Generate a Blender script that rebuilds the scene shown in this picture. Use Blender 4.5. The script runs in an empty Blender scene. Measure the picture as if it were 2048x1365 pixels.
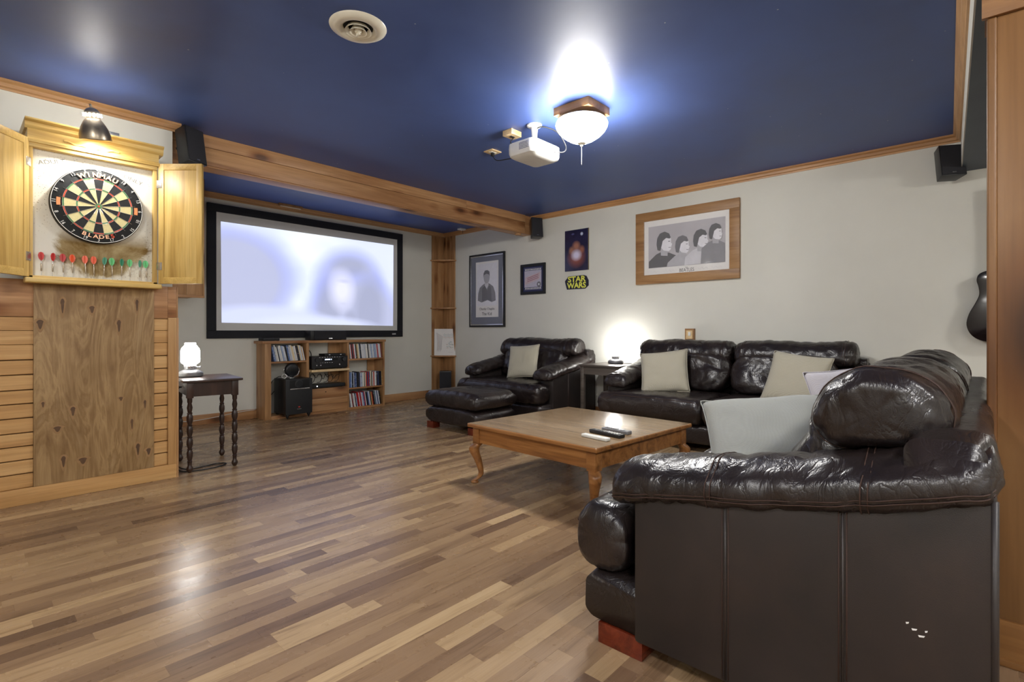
import bpy, bmesh, math, random
from mathutils import Vector, Matrix, noise
R = random.Random(7)
PI = math.pi
S = bpy.context.scene
C = S.collection

# ------------------------------------------------------------------ camera, light, exposure
F_PX, HOR, YAW = 1034.155, 661.537, 42.384
cd = bpy.data.cameras.new('camera')
cam = bpy.data.objects.new('camera', cd); C.objects.link(cam)
cd.sensor_width = 36.0; cd.sensor_fit = 'HORIZONTAL'
cd.lens = F_PX / 2048 * 36
cd.shift_y = -(682.5 - HOR) / 2048
cd.clip_start = 0.02
cam.location = (0, 0, 1.0)
cam.rotation_euler = (PI / 2, 0, math.radians(YAW) - PI / 2)
S.camera = cam
w = bpy.data.worlds.new('world'); S.world = w; w.use_nodes = True
w.node_tree.nodes['Background'].inputs[0].default_value = (0.6, 0.65, 0.75, 1)
w.node_tree.nodes['Background'].inputs[1].default_value = 0.05
S.view_settings.view_transform = 'Standard'; S.view_settings.look = 'None'
S.view_settings.gamma = 1.0; S.view_settings.use_curve_mapping = False
S.view_settings.exposure = 0.5
E_BOWL, E_REAR, E_LAMP, E_DART, E_SCREEN = 98.0, 84.0, 32.0, 12.0, 0.80

H = 2.486; XP = 5.179; YS = 6.148; XD = 1.098; YD = 4.30; XL = -1.6; YR = -2.2

# ------------------------------------------------------------------ materials
def srgb(r, g, b):
    f = lambda c: (c / 255 / 12.92) if c <= 10 else ((c / 255 + .055) / 1.055) ** 2.4
    return (f(r), f(g), f(b), 1)
MATS = {}
class NT:
    def __init__(s, name):
        s.m = bpy.data.materials.new(name); s.m.use_nodes = True
        s.t = s.m.node_tree; s.b = s.t.nodes['Principled BSDF']
    def n(s, typ, **kw):
        x = s.t.nodes.new(typ)
        for k, v in kw.items():
            if k in x.inputs.keys(): x.inputs[k].default_value = v
            else: setattr(x, k, v)
        return x
    def l(s, a, b): s.t.links.new(a, b)
    def ramp(s, fac, stops):
        r = s.n('ShaderNodeValToRGB'); e = r.color_ramp.elements
        e[0].position, e[0].color = stops[0]; e[1].position, e[1].color = stops[-1]
        for p, c in stops[1:-1]:
            q = e.new(p); q.color = c
        s.l(fac, r.inputs[0]); return r.outputs[0]
    def mix(s, fac, a, b, mode='MIX'):
        x = s.n('ShaderNodeMix', data_type='RGBA', blend_type=mode)
        for sock, v in ((x.inputs[0], fac), (x.inputs[6], a), (x.inputs[7], b)):
            if isinstance(v, (int, float, tuple)): sock.default_value = v
            else: s.l(v, sock)
        return x.outputs[2]
    def math(s, op, a, b=0.0):
        x = s.n('ShaderNodeMath', operation=op)
        for sock, v in ((x.inputs[0], a), (x.inputs[1], b)):
            if isinstance(v, (int, float)): sock.default_value = v
            else: s.l(v, sock)
        return x.outputs[0]
    def coords(s, scale=(1, 1, 1), rnd=True, kind='Object'):
        tc = s.n('ShaderNodeTexCoord').outputs[kind]
        if rnd:
            oi = s.n('ShaderNodeObjectInfo')
            v = s.n('ShaderNodeVectorMath', operation='SCALE'); v.inputs[0].default_value = (31, 17, 23)
            s.l(oi.outputs['Random'], v.inputs['Scale'])
            a = s.n('ShaderNodeVectorMath', operation='ADD'); s.l(tc, a.inputs[0]); s.l(v.outputs[0], a.inputs[1])
            tc = a.outputs[0]
        mp = s.n('ShaderNodeMapping'); s.l(tc, mp.inputs[0]); mp.inputs['Scale'].default_value = scale
        return mp.outputs[0]
    def noise(s, vec, scale, detail=4, dist=0.0, rough=.55):
        x = s.n('ShaderNodeTexNoise', Scale=scale, Detail=detail, Distortion=dist, Roughness=rough)
        s.l(vec, x.inputs['Vector']); return x.outputs['Fac']
    def bump(s, h, strength=.2, dist=.01):
        x = s.n('ShaderNodeBump', Strength=strength, Distance=dist); s.l(h, x.inputs['Height'])
        s.l(x.outputs[0], s.b.inputs['Normal'])
    def base(s, c, rough=.5, metal=0, spec=.5, coat=0):
        if isinstance(c, tuple): s.b.inputs['Base Color'].default_value = c
        else: s.l(c, s.b.inputs['Base Color'])
        s.b.inputs['Roughness'].default_value = rough; s.b.inputs['Metallic'].default_value = metal
        s.b.inputs['Specular IOR Level'].default_value = spec
        s.b.inputs['Coat Weight'].default_value = coat
        return s.m

def plain(name, c, rough=.5, metal=0, spec=.5, var=.06, scale=30, bump=0.0):
    if name in MATS: return MATS[name]
    t = NT(name); n = t.noise(t.coords(), scale)
    d = tuple(max(0, x * (1 - var)) for x in c[:3]) + (1,); u = tuple(min(1, x * (1 + var)) for x in c[:3]) + (1,)
    col = t.ramp(n, [(.3, d), (.7, u)])
    if bump: t.bump(n, bump, .004)
    MATS[name] = t.base(col, rough, metal, spec); return t.m

def glow(name, c, strength, base=(.9, .9, .88, 1)):
    t = NT(name); n = t.noise(t.coords(), 12)
    t.b.inputs['Emission Strength'].default_value = strength
    t.l(t.ramp(n, [(0, c), (1, c)]), t.b.inputs['Emission Color'])
    return t.base(base, .3)

def wood(name, dark, mid, light, axis=0, k=1.0, rough=.42, knots=True, spec=.4, kd=.21, bump=.12):
    if name in MATS: return MATS[name]
    t = NT(name)
    sc = [7 * k] * 3; sc[axis] = .55 * k
    g = t.noise(t.coords(sc), 1.6, 5, .9)
    sf = [70 * k] * 3; sf[axis] = 2.2 * k
    f = t.noise(t.coords(sf), 1.5, 3)
    col = t.ramp(g, [(.25, dark), (.48, mid), (.72, light)])
    fine = t.ramp(f, [(.3, (.72, .70, .66, 1)), (.6, (1, 1, 1, 1))])
    col = t.mix(.55, col, fine, 'MULTIPLY')
    if knots:
        sk = [5.2 * k] * 3; sk[axis] = 2.3 * k
        v = t.n('ShaderNodeTexVoronoi', Scale=1.0); t.l(t.coords(sk), v.inputs['Vector'])
        kn = t.ramp(v.outputs['Distance'], [(kd * .35, (.16, .09, .05, 1)), (kd * .8, (.62, .48, .38, 1)), (kd * 1.4, (1, 1, 1, 1))])
        col = t.mix(.9, col, kn, 'MULTIPLY')
    t.bump(f, bump, .003)
    MATS[name] = t.base(col, rough, 0, spec); return t.m

M = {}
M['wall'] = plain('wall_paint', srgb(212, 211, 202), .75, var=.025, scale=3, bump=.05)
def ceil_mat():
    t = NT('navy_ceiling_paint'); co = t.coords((1, 1, 1), False)
    n = t.noise(co, 2.2, 5, .4); f = t.noise(co, 90, 2)
    v = t.n('ShaderNodeTexVoronoi', Scale=7.0); t.l(co, v.inputs['Vector'])
    speck = t.ramp(v.outputs['Distance'], [(.022, (.9, .9, .95, 1)), (.03, (0, 0, 0, 1))])
    col = t.ramp(n, [(.3, srgb(64, 84, 138)), (.7, srgb(75, 97, 155))])
    col = t.mix(speck, col, (.45, .47, .5, 1))
    r = t.ramp(n, [(.3, (.42, .42, .42, 1)), (.7, (.5, .5, .5, 1))])
    t.l(r, t.b.inputs['Roughness']); t.bump(f, .03, .002)
    m = t.base(col, .4, 0, .42); t.l(r, t.b.inputs['Roughness']); return m
M['ceil'] = ceil_mat()
M['slate'] = plain('slate_soffit_paint', srgb(52, 62, 74), .5, var=.1, scale=5)
def floor_mat():
    t = NT('walnut_laminate')
    a = t.n('ShaderNodeAttribute', attribute_name='tone').outputs['Fac']
    pos = t.n('ShaderNodeNewGeometry').outputs['Position']
    off = t.n('ShaderNodeVectorMath', operation='SCALE'); off.inputs[0].default_value = (37, 11, 53); t.l(a, off.inputs['Scale'])
    ad = t.n('ShaderNodeVectorMath', operation='ADD'); t.l(pos, ad.inputs[0]); t.l(off.outputs[0], ad.inputs[1])
    def mp(s):
        m = t.n('ShaderNodeMapping'); t.l(ad.outputs[0], m.inputs[0]); m.inputs['Scale'].default_value = s; return m.outputs[0]
    g = t.noise(mp((2.2, 26, 26)), 1.0, 6, 1.1, .6)
    f = t.noise(mp((9, 220, 220)), 1.0, 3)
    tone = t.ramp(a, [(0, srgb(104, 82, 66)), (.18, srgb(128, 102, 80)), (.5, srgb(158, 130, 100)), (.8, srgb(182, 154, 118)), (1, srgb(204, 176, 136))])
    gr = t.ramp(g, [(.28, (.40, .34, .30, 1)), (.46, (.86, .83, .79, 1)), (.75, (1.0, 1.0, 1.0, 1))])
    col = t.mix(.8, tone, gr, 'MULTIPLY')
    fr = t.ramp(f, [(.3, (.82, .8, .78, 1)), (.65, (1, 1, 1, 1))])
    col = t.mix(.6, col, fr, 'MULTIPLY')
    sm = t.noise(mp((3, 3, 3)), 2, 4)
    rr = t.ramp(sm, [(.3, (.24, .24, .24, 1)), (.7, (.33, .33, .33, 1))])
    t.bump(f, .04, .001)
    m = t.base(col, .28, 0, .5); t.l(rr, t.b.inputs['Roughness']); return m
M['floor'] = floor_mat()
M['pine'] = wood('pine_board', srgb(138, 94, 60), srgb(170, 125, 84), srgb(196, 153, 109), 0)
M['piney'] = wood('pine_board_y', srgb(138, 94, 60), srgb(170, 125, 84), srgb(194, 151, 107), 1)
M['pinez'] = wood('pine_board_z', srgb(140, 100, 64), srgb(170, 128, 86), srgb(194, 152, 108), 2)
M['plank'] = wood('wainscot_pine', srgb(166, 122, 72), srgb(192, 148, 94), srgb(208, 168, 114), 0, 1, .45, True, .35, .06)
M['platez'] = wood('wainscot_stile_pine', srgb(158, 116, 70), srgb(184, 142, 92), srgb(200, 162, 112), 2, 1, .45, True, .35, .06)
def plywood():
    t = NT('plywood_face'); co = t.coords((1, 1, 1), False)
    g = t.noise(t.coords((5, 5, .9), False), 1.5, 5, 2.2); f = t.noise(t.coords((80, 80, 3), False), 1.5, 3); b_ = t.noise(t.coords((2.2, 2.2, 1.4), False), 1.6, 4, .8)
    col = t.ramp(g, [(.25, srgb(118, 88, 56)), (.42, srgb(150, 120, 82)), (.5, srgb(172, 142, 100)), (.56, srgb(146, 116, 78)), (.75, srgb(180, 152, 112))])
    col = t.mix(.7, col, t.ramp(b_, [(.32, (.62, .56, .48, 1)), (.6, (1, 1, 1, 1))]), 'MULTIPLY')
    col = t.mix(.5, col, t.ramp(f, [(.3, (.78, .75, .7, 1)), (.6, (1, 1, 1, 1))]), 'MULTIPLY')
    t.bump(f, .1, .002); return t.base(col, .5, 0, .3)
M['ply'] = plywood()
M['trim'] = wood('crown_trim', srgb(156, 114, 74), srgb(184, 142, 98), srgb(204, 164, 118), 0, 1, .4, False)
M['trimy'] = wood('crown_trim_y', srgb(154, 108, 66), srgb(182, 136, 90), srgb(202, 156, 108), 1, 1, .4, False)
M['cab'] = wood('dart_cabinet_pine', srgb(176, 140, 74), srgb(206, 172, 100), srgb(222, 192, 124), 0, 1.2, .4, False)
M['cabz'] = wood('dart_cabinet_pine_z', srgb(170, 134, 70), srgb(202, 168, 98), srgb(222, 192, 124), 2, 1.2, .4, True, .4, .04)
M['oak'] = wood('table_oak', srgb(92, 56, 28), srgb(150, 100, 54), srgb(178, 126, 74), 1, 1.7, .32, False, .5)
M['oaktop'] = wood('table_top_oak', srgb(112, 90, 66), srgb(138, 113, 84), srgb(156, 131, 100), 1, 1.6, .2, False, .55)
M['dkwood'] = wood('dark_stained_wood', srgb(34, 22, 18), srgb(50, 34, 28), srgb(66, 46, 38), 2, 1.5, .3, False, .5)
M['greywood'] = wood('grey_stained_wood', srgb(62, 56, 52), srgb(84, 76, 70), srgb(102, 94, 88), 1, 1.2, .3, False, .5)
M['redwood'] = wood('cherry_foot', srgb(80, 28, 14), srgb(104, 40, 22), srgb(122, 52, 30), 0, 2, .25, False, .5)
M['paleply'] = wood('pale_pine', srgb(206, 174, 126), srgb(222, 194, 148), srgb(232, 208, 168), 0, 1, .5, False)
M['post'] = wood('post_pine', srgb(98, 68, 40), srgb(130, 94, 58), srgb(152, 114, 74), 2, .55, .4, True, .4, .34)
M['posty'] = wood('post_pine_y', srgb(108, 72, 40), srgb(140, 98, 56), srgb(162, 118, 72), 1, .7, .4, True, .4, .2)
M['frameoak'] = wood('picture_frame_oak', srgb(124, 86, 52), srgb(156, 116, 74), srgb(176, 136, 92), 1, 1.4, .45, False)
def leather():
    t = NT('brown_black_leather'); co = t.coords((1, 1, 1))
    n = t.noise(co, 3.5, 4); v = t.n('ShaderNodeTexVoronoi', Scale=330.0); t.l(co, v.inputs['Vector'])
    w1 = t.noise(t.coords((1, 2.2, 1)), 11, 5, 1.2)
    col = t.ramp(n, [(.3, srgb(27, 22, 23)), (.55, srgb(35, 28, 27)), (.8, srgb(45, 35, 32))])
    w2 = t.noise(t.coords((1, 1.5, .8)), 9, 3, 1.6)
    rid = t.math('POWER', t.math('SUBTRACT', 1.0, t.math('MULTIPLY', t.math('ABSOLUTE', t.math('SUBTRACT', w2, .5)), 2.0)), 14.0)
    h = t.math('ADD', t.math('MULTIPLY', w1, .7), t.math('MULTIPLY', v.outputs['Distance'], .05))
    h = t.math('SUBTRACT', h, t.math('MULTIPLY', rid, .28))
    t.bump(h, .19, .02)
    m = t.base(col, .3, 0, .55)
    t.l(t.ramp(n, [(.3, (.25, .25, .25, 1)), (.7, (.36, .36, .36, 1))]), t.b.inputs['Roughness']); return m
M['leather'] = leather()
def vinyl():
    t = NT('brown_side_vinyl'); co = t.coords((1, 1, 1))
    n = t.noise(co, 4, 5, .3); v = t.n('ShaderNodeTexVoronoi', Scale=420.0); t.l(co, v.inputs['Vector'])
    col = t.ramp(n, [(.3, srgb(35, 32, 32)), (.6, srgb(46, 39, 37)), (.85, srgb(56, 45, 40))])
    t.bump(v.outputs['Distance'], .08, .002); return t.base(col, .42, 0, .45)
M['vinyl'] = vinyl()
M['stitch'] = plain('rust_thread', srgb(58, 38, 30), .7)
def fabric(name, c, sc=420):
    t = NT(name); co = t.coords((1, 1, 1))
    w1 = t.n('ShaderNodeTexWave', Scale=sc / 6, Distortion=.6, bands_direction='X'); t.l(co, w1.inputs['Vector'])
    w2 = t.n('ShaderNodeTexWave', Scale=sc / 6, Distortion=.6, bands_direction='Z'); t.l(co, w2.inputs['Vector'])
    h = t.math('MULTIPLY', w1.outputs['Fac'], w2.outputs['Fac'])
    d = tuple(x * .82 for x in c[:3]) + (1,)
    n = t.noise(co, 5, 3)
    col = t.mix(.3, t.ramp(h, [(.0, d), (.6, c)]), t.ramp(n, [(.3, d), (.7, c)]))
    t.bump(h, .25, .002); m = t.base(col, .9, 0, .15); t.b.inputs['Sheen Weight'].default_value = .2; return m
M['pil1'] = fabric('beige_grey_weave', srgb(184, 178, 160))
M['pil2'] = fabric('grey_green_weave', srgb(168, 170, 164))
M['pil3'] = fabric('pale_lilac_cotton', srgb(208, 204, 210))
M['black'] = plain('black_plastic', srgb(26, 27, 30), .38, var=.1)
M['blackm'] = plain('matt_black', srgb(22, 23, 26), .6, var=.1)
M['grille'] = plain('speaker_grille', srgb(30, 30, 36), .8, var=.3, scale=400, bump=.2)
M['dark'] = plain('dark_void', srgb(12, 12, 13), .8)
M['white'] = plain('white_plastic', srgb(226, 226, 220), .4, var=.02)
M['cream'] = plain('cream_enamel', srgb(222, 218, 202), .3, var=.03)
M['silver'] = plain('brushed_silver', srgb(190, 190, 192), .25, .9)
M['nickel'] = plain('brushed_nickel', srgb(168, 156, 138), .32, .9, var=.12)
M['screenfab'] = plain('screen_fabric', srgb(206, 206, 204), .85, var=.01)
M['velvet'] = plain('screen_black_velvet', srgb(20, 22, 30), .8, var=.1)
M['paper'] = plain('white_paper', srgb(228, 226, 224), .6, var=.02)
M['ink'] = plain('black_ink', srgb(30, 28, 32), .6)
M['chalk'] = plain('white_print', srgb(235, 235, 232), .6, var=.02)
M['seg_black'] = plain('sisal_black', srgb(34, 36, 38), .85, var=.25, scale=200)
M['seg_cream'] = plain('sisal_cream', srgb(222, 210, 156), .85, var=.08, scale=200)
M['seg_red'] = plain('sisal_red', srgb(206, 82, 56), .8, var=.08, scale=200)
M['seg_green'] = plain('sisal_green', srgb(92, 140, 92), .8, var=.08, scale=200)
M['orange'] = plain('logo_orange', srgb(236, 150, 96), .6, var=.03)
M['peach'] = plain('logo_peach', srgb(250, 196, 158), .6, var=.03)
M['wire'] = plain('steel_wire', srgb(200, 200, 200), .3, .8)
def dartback():
    t = NT('pinholed_white_board'); co = t.coords((1, 1, 1), False)
    n = t.noise(co, 5, 6, .5, .7); v = t.n('ShaderNodeTexVoronoi', Scale=85.0); t.l(co, v.inputs['Vector'])
    holes = t.ramp(v.outputs['Distance'], [(.12, (.35, .28, .18, 1)), (.22, (1, 1, 1, 1))])
    dens = t.ramp(t.noise(co, 3.0, 4), [(.42, (0, 0, 0, 1)), (.62, (1, 1, 1, 1))])
    col = t.mix(dens, srgb(226, 224, 214), t.mix(1.0, srgb(226, 222, 208), holes, 'MULTIPLY'))
    # ragged-edged brown disc on the board below the dartboard
    sx = t.n('ShaderNodeSeparateXYZ'); t.l(co, sx.inputs[0])
    dz = t.math('ADD', sx.outputs['Z'], -.235); dx = t.math('ADD', sx.outputs['X'], -.03)
    r = t.math('SQRT', t.math('ADD', t.math('MULTIPLY', dx, dx), t.math('MULTIPLY', dz, dz)))
    e = t.math('ADD', r, t.math('MULTIPLY', t.math('ADD', n, -.5), .22))
    disc_mask = t.ramp(e, [(.20, (1, 1, 1, 1)), (.235, (0, 0, 0, 1))])
    below = t.ramp(t.math('ADD', t.math('MULTIPLY', sx.outputs['Z'], -1), .33), [(.0, (0, 0, 0, 1)), (.10, (1, 1, 1, 1))])
    brown = t.ramp(n, [(.35, srgb(120, 92, 40)), (.6, srgb(178, 160, 120))])
    col = t.mix(t.mix(1.0, disc_mask, below, 'MULTIPLY'), col, brown)
    return t.base(col, .7, 0, .3)
M['dartback'] = dartback()

# ------------------------------------------------------------------ geometry helpers
OFF = {}
def mesh_obj(name, verts, faces, mat, parent=None, smooth=False, kind=None):
    me = bpy.data.meshes.new(name)
    o0 = OFF.get(parent, Vector((0, 0, 0)))
    me.from_pydata([Vector(v) - o0 for v in verts], [], faces); me.update()
    bm = bmesh.new(); bm.from_mesh(me); bmesh.ops.recalc_face_normals(bm, faces=bm.faces); bm.to_mesh(me); bm.free()
    if smooth:
        for p in me.polygons: p.use_smooth = True
    me.materials.append(mat)
    o = bpy.data.objects.new(name, me); C.objects.link(o)
    if parent is not None: o.parent = parent
    OFF[o] = o0
    if kind: o['kind'] = kind
    return o
def tag(o, label, cat=None, group=None, kind=None):
    o['label'] = label
    if cat: o['category'] = cat
    if group: o['group'] = group
    if kind: o['kind'] = kind
    return o
def thing(name, label, cat, loc=(0, 0, 0), rotz=0, group=None, world=False):
    """Empty at the base; world=True: parts are given in world coordinates"""
    o = bpy.data.objects.new(name, None); C.objects.link(o); o.empty_display_size = .05
    o.location = loc; o.rotation_euler = (0, 0, rotz)
    OFF[o] = Vector(loc) if world else Vector((0, 0, 0))
    return tag(o, label, cat, group)
def struct(name, verts, faces, mat, **k):
    o = mesh_obj(name, verts, faces, mat, **k)
    if o.parent is None: o['kind'] = 'structure'
    return o
BF = [(0, 3, 2, 1), (4, 5, 6, 7), (0, 1, 5, 4), (1, 2, 6, 5), (2, 3, 7, 6), (3, 0, 4, 7)]
def bv(x0, x1, y0, y1, z0, z1):
    return [(x0, y0, z0), (x1, y0, z0), (x1, y1, z0), (x0, y1, z0), (x0, y0, z1), (x1, y0, z1), (x1, y1, z1), (x0, y1, z1)]
def bevel(o, w, seg=2, smooth=True):
    bm = bmesh.new(); bm.from_mesh(o.data)
    bmesh.ops.bevel(bm, geom=list(bm.edges), offset=w, segments=seg, profile=.6, affect='EDGES', clamp_overlap=True)
    bm.to_mesh(o.data); bm.free()
    if smooth:
        for p in o.data.polygons: p.use_smooth = True
        o.data.set_sharp_from_angle(angle=math.radians(40)) if hasattr(o.data, 'set_sharp_from_angle') else None
    return o
def box(name, x, y, z, mat, parent=None, b=0.0, seg=2, kind=None):
    o = mesh_obj(name, bv(x[0], x[1], y[0], y[1], z[0], z[1]), BF, mat, parent, kind=kind)
    if b: bevel(o, b, seg)
    return o
def sbox(name, x, y, z, mat, b=0.0):
    o = box(name, x, y, z, mat, None, b); o['kind'] = 'structure'; return o
def xform(o, mat4):
    o.data.transform(mat4); return o
def prism(name, poly, axis, a0, a1, mat, parent=None, b=0.0, smooth=False):
    """poly of 2-D points extruded along axis 0/1/2 from a0 to a1"""
    def mk(p, a): 
        q = list(p); q.insert(axis, a); return tuple(q)
    n = len(poly); v = [mk(p, a0) for p in poly] + [mk(p, a1) for p in poly]
    f = [tuple(range(n)), tuple(range(n, 2 * n))] + [(i, (i + 1) % n, n + (i + 1) % n, n + i) for i in range(n)]
    o = mesh_obj(name, v, f, mat, parent)
    if b: bevel(o, b, 2)
    return o
def lathe(name, prof, mat, parent=None, c=(0, 0, 0), seg=24, m4=None, close=True):
    v = []; f = []
    for r, z in prof:
        for i in range(seg):
            a = 2 * PI * i / seg; v.append(Vector((r * math.cos(a), r * math.sin(a), z)))
    for j in range(len(prof) - 1):
        for i in range(seg):
            k = (i + 1) % seg; f.append((j * seg + i, j * seg + k, (j + 1) * seg + k, (j + 1) * seg + i))
    if close:
        if prof[0][0] > 1e-4: f.append(tuple(range(seg - 1, -1, -1)))
        if prof[-1][0] > 1e-4: f.append(tuple(range((len(prof) - 1) * seg, len(prof) * seg)))
    if m4 is not None: v = [m4 @ p for p in v]
    v = [p + Vector(c) for p in v]
    o = mesh_obj(name, v, f, mat, parent, True)
    if hasattr(o.data, 'set_sharp_from_angle'): o.data.set_sharp_from_angle(angle=math.radians(50))
    return o
def catmull(pts, n, closed=False):
    P = [Vector(p) for p in pts]; m = len(P); out = []
    segs = m if closed else m - 1
    for i in range(segs):
        p0 = P[(i - 1) % m] if closed or i > 0 else P[0]; p1 = P[i]; p2 = P[(i + 1) % m]
        p3 = P[(i + 2) % m] if closed or i + 2 < m else P[-1]
        for k in range(n):
            t = k / n
            out.append(.5 * ((2 * p1) + (p2 - p0) * t + (2 * p0 - 5 * p1 + 4 * p2 - p3) * t * t + (3 * p1 - p0 - 3 * p2 + p3) * t ** 3))
    if not closed: out.append(P[-1])
    return out
def tube(name, pts, r, mat, parent=None, seg=8, sub=6, closed=False, curve=True):
    P = catmull(pts, sub, closed) if curve else [Vector(p) for p in pts]
    n = len(P); v = []; f = []; up = None
    for i, p in enumerate(P):
        a = P[(i + 1) % n] if closed or i < n - 1 else P[i]; b = P[i - 1] if closed or i > 0 else P[i]
        t = (a - b).normalized()
        if up is None: up = t.orthogonal().normalized()
        up = (up - t * up.dot(t)).normalized(); s = t.cross(up)
        rr = r(i / (n - 1)) if callable(r) else r
        for k in range(seg):
            q = 2 * PI * k / seg; v.append(p + (up * math.cos(q) + s * math.sin(q)) * rr)
    for i in range(n if closed else n - 1):
        j = (i + 1) % n
        for k in range(seg): l = (k + 1) % seg; f.append((i * seg + k, i * seg + l, j * seg + l, j * seg + k))
    if not closed: f += [tuple(range(seg)), tuple(range((n - 1) * seg, n * seg))]
    return mesh_obj(name, v, f, mat, parent, True)
def loft(name, rings, mat, parent=None, wr=0, freq=8, aniso=(1, 1, 1), seed=0, kind=None):
    n = len(rings[0]); v = [Vector(p) for r in rings for p in r]; f = []
    for i in range(len(rings) - 1):
        for k in range(n): l = (k + 1) % n; f.append((i * n + k, i * n + l, (i + 1) * n + l, (i + 1) * n + k))
    c0 = sum(rings[0], Vector()) / n; c1 = sum(rings[-1], Vector()) / n
    v += [c0, c1]; a = len(v) - 2
    f += [(a, (k + 1) % n, k) for k in range(n)]
    b0 = (len(rings) - 1) * n; f += [(a + 1, b0 + k, b0 + (k + 1) % n) for k in range(n)]
    o = mesh_obj(name, v, f, mat, parent, True)
    if wr: wrinkle(o, wr, freq, aniso, seed)
    return o
def wrinkle(o, amp, freq, aniso=(1, 1, 1), seed=0):
    me = o.data; off = Vector((seed * 3.7, seed * 1.3, seed * 2.1)); A = Vector(aniso)
    nr = [v.normal.copy() for v in me.vertices]
    for v, nn in zip(me.vertices, nr):
        p = Vector((v.co.x * A.x, v.co.y * A.y, v.co.z * A.z)) * freq + off
        a = noise.noise(p); b = noise.noise(p * 2.3 + Vector((5, 5, 5)))
        d = -((1 - abs(a)) ** 6) * 1.0 + .45 * noise.noise(p * .5) - .5 * (1 - abs(b)) ** 8
        v.co += nn * d * amp
    me.update()
def rrect(x0, x1, z0, z1, r, n=6, bulge=0.0):
    """rounded rectangle ring of 2-D points"""
    out = []
    for cx, cz, a0 in ((x1 - r, z1 - r, 0), (x0 + r, z1 - r, 90), (x0 + r, z0 + r, 180), (x1 - r, z0 + r, 270)):
        for k in range(n + 1):
            a = math.radians(a0 + 90 * k / n); out.append((cx + r * math.cos(a), cz + r * math.sin(a)))
    # densify the straight runs
    res = []
    for i, p in enumerate(out):
        q = out[(i + 1) % len(out)]; d = math.hypot(q[0] - p[0], q[1] - p[1]); m = max(1, int(d / .05))
        for k in range(m): res.append((p[0] + (q[0] - p[0]) * k / m, p[1] + (q[1] - p[1]) * k / m))
    return res
def text(s, size, mat, parent, m4, name='lettering', ext=.0006, sx=1.0, shear=0, off=0):
    cu = bpy.data.curves.new('t', 'FONT'); cu.body = s; cu.size = size; cu.extrude = ext
    cu.align_x = 'CENTER'; cu.align_y = 'CENTER'; cu.shear = shear; cu.offset = off; cu.resolution_u = 3
    ob = bpy.data.objects.new('t', cu); C.objects.link(ob)
    me = bpy.data.meshes.new_from_object(ob.evaluated_get(bpy.context.evaluated_depsgraph_get()))
    bpy.data.objects.remove(ob); bpy.data.curves.remove(cu)
    me.transform(m4 @ Matrix.Diagonal((sx, 1, 1, 1))); me.transform(Matrix.Translation(-OFF[parent]))
    me.materials.clear(); me.materials.append(mat)
    o = bpy.data.objects.new(name, me); C.objects.link(o); o.parent = parent; OFF[o] = OFF[parent]; return o
def face_mY(x, y, z, rot=0):   # readable from -Y
    return Matrix.Translation((x, y, z)) @ Matrix.Rotation(PI / 2, 4, 'X') @ Matrix.Rotation(rot, 4, 'Z')
def face_mX(x, y, z, rot=0):   # readable from -X
    B = Matrix(((0, 0, -1, x), (-1, 0, 0, y), (0, 1, 0, z), (0, 0, 0, 1)))
    return B @ Matrix.Rotation(rot, 4, 'Z')
def copy_tree(o, parent=None):
    c = o.copy(); C.objects.link(c); c.parent = parent; OFF[c] = OFF[o]
    for ch in list(o.children): copy_tree(ch, c)
    return c

def pj(X, Y, Z):
    a = math.radians(YAW); d = X * math.cos(a) + Y * math.sin(a); r = X * math.sin(a) - Y * math.cos(a)
    return (1024 + F_PX * r / d, HOR - F_PX * (Z - 1) / d, d) if d > .2 else (9e9, 9e9, d)
# ------------------------------------------------------------------ the setting
floor = sbox('floor', (XL, XP + .12), (YR, YS + .12), (-.08, -.008), plain('subfloor', srgb(96, 74, 56), .6))
tag(floor, 'brown walnut laminate floor of narrow strips running along the screen wall')
strips = []
yy = YR; row = 0
while yy < YS:
    xx = XL - R.uniform(0, .4)
    while xx < XP:
        L = R.choice((.25, .34, .42, .5, .62, .78)) * R.uniform(.9, 1.1)
        x0, x1 = max(xx, XL), min(xx + L, XP)
        if x1 - x0 > .03 and not (yy > YD + .05 and x1 < XD):
            g = .0006 if row % 3 == 2 else .00015
            strips.append((x0 + .0001, x1 - .0002, yy + .0001, min(yy + .0625 - g, YS), min(1, max(0, R.gauss(.48, .2)))))
        xx += L
    yy += .0625; row += 1
def strip_rank(s):
    cx, cy = (s[0] + s[1]) / 2, (s[2] + s[3]) / 2
    u, v, d = pj(cx, cy, 0)
    if not (-40 < u < 2060 and 660 < v < 1400) or cy > 4.05 and cx < 1.05: return -1
    if 1.38 < cx < 3.4 and -.1 < cy < 1.0 and u > 1290: return -1
    return (s[1] - s[0]) / d ** 3
strips.sort(key=strip_rank, reverse=True)
def strip_mesh(name, group):
    v = []; f = []; tone = []
    for x0, x1, y0, y1, t in group:
        b = len(v); v += bv(x0, x1, y0, y1, -.008, 0); f += [tuple(i + b for i in q) for q in BF]; tone += [t] * 8
    o = mesh_obj(name, v, f, M['floor'], floor)
    a = o.data.attributes.new('tone', 'FLOAT', 'POINT'); a.data.foreach_set('value', tone); return o
for s in strips[:300]: strip_mesh('floor_strip', [s])
strip_mesh('floor_strips', strips[300:])['kind'] = 'stuff'

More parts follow.
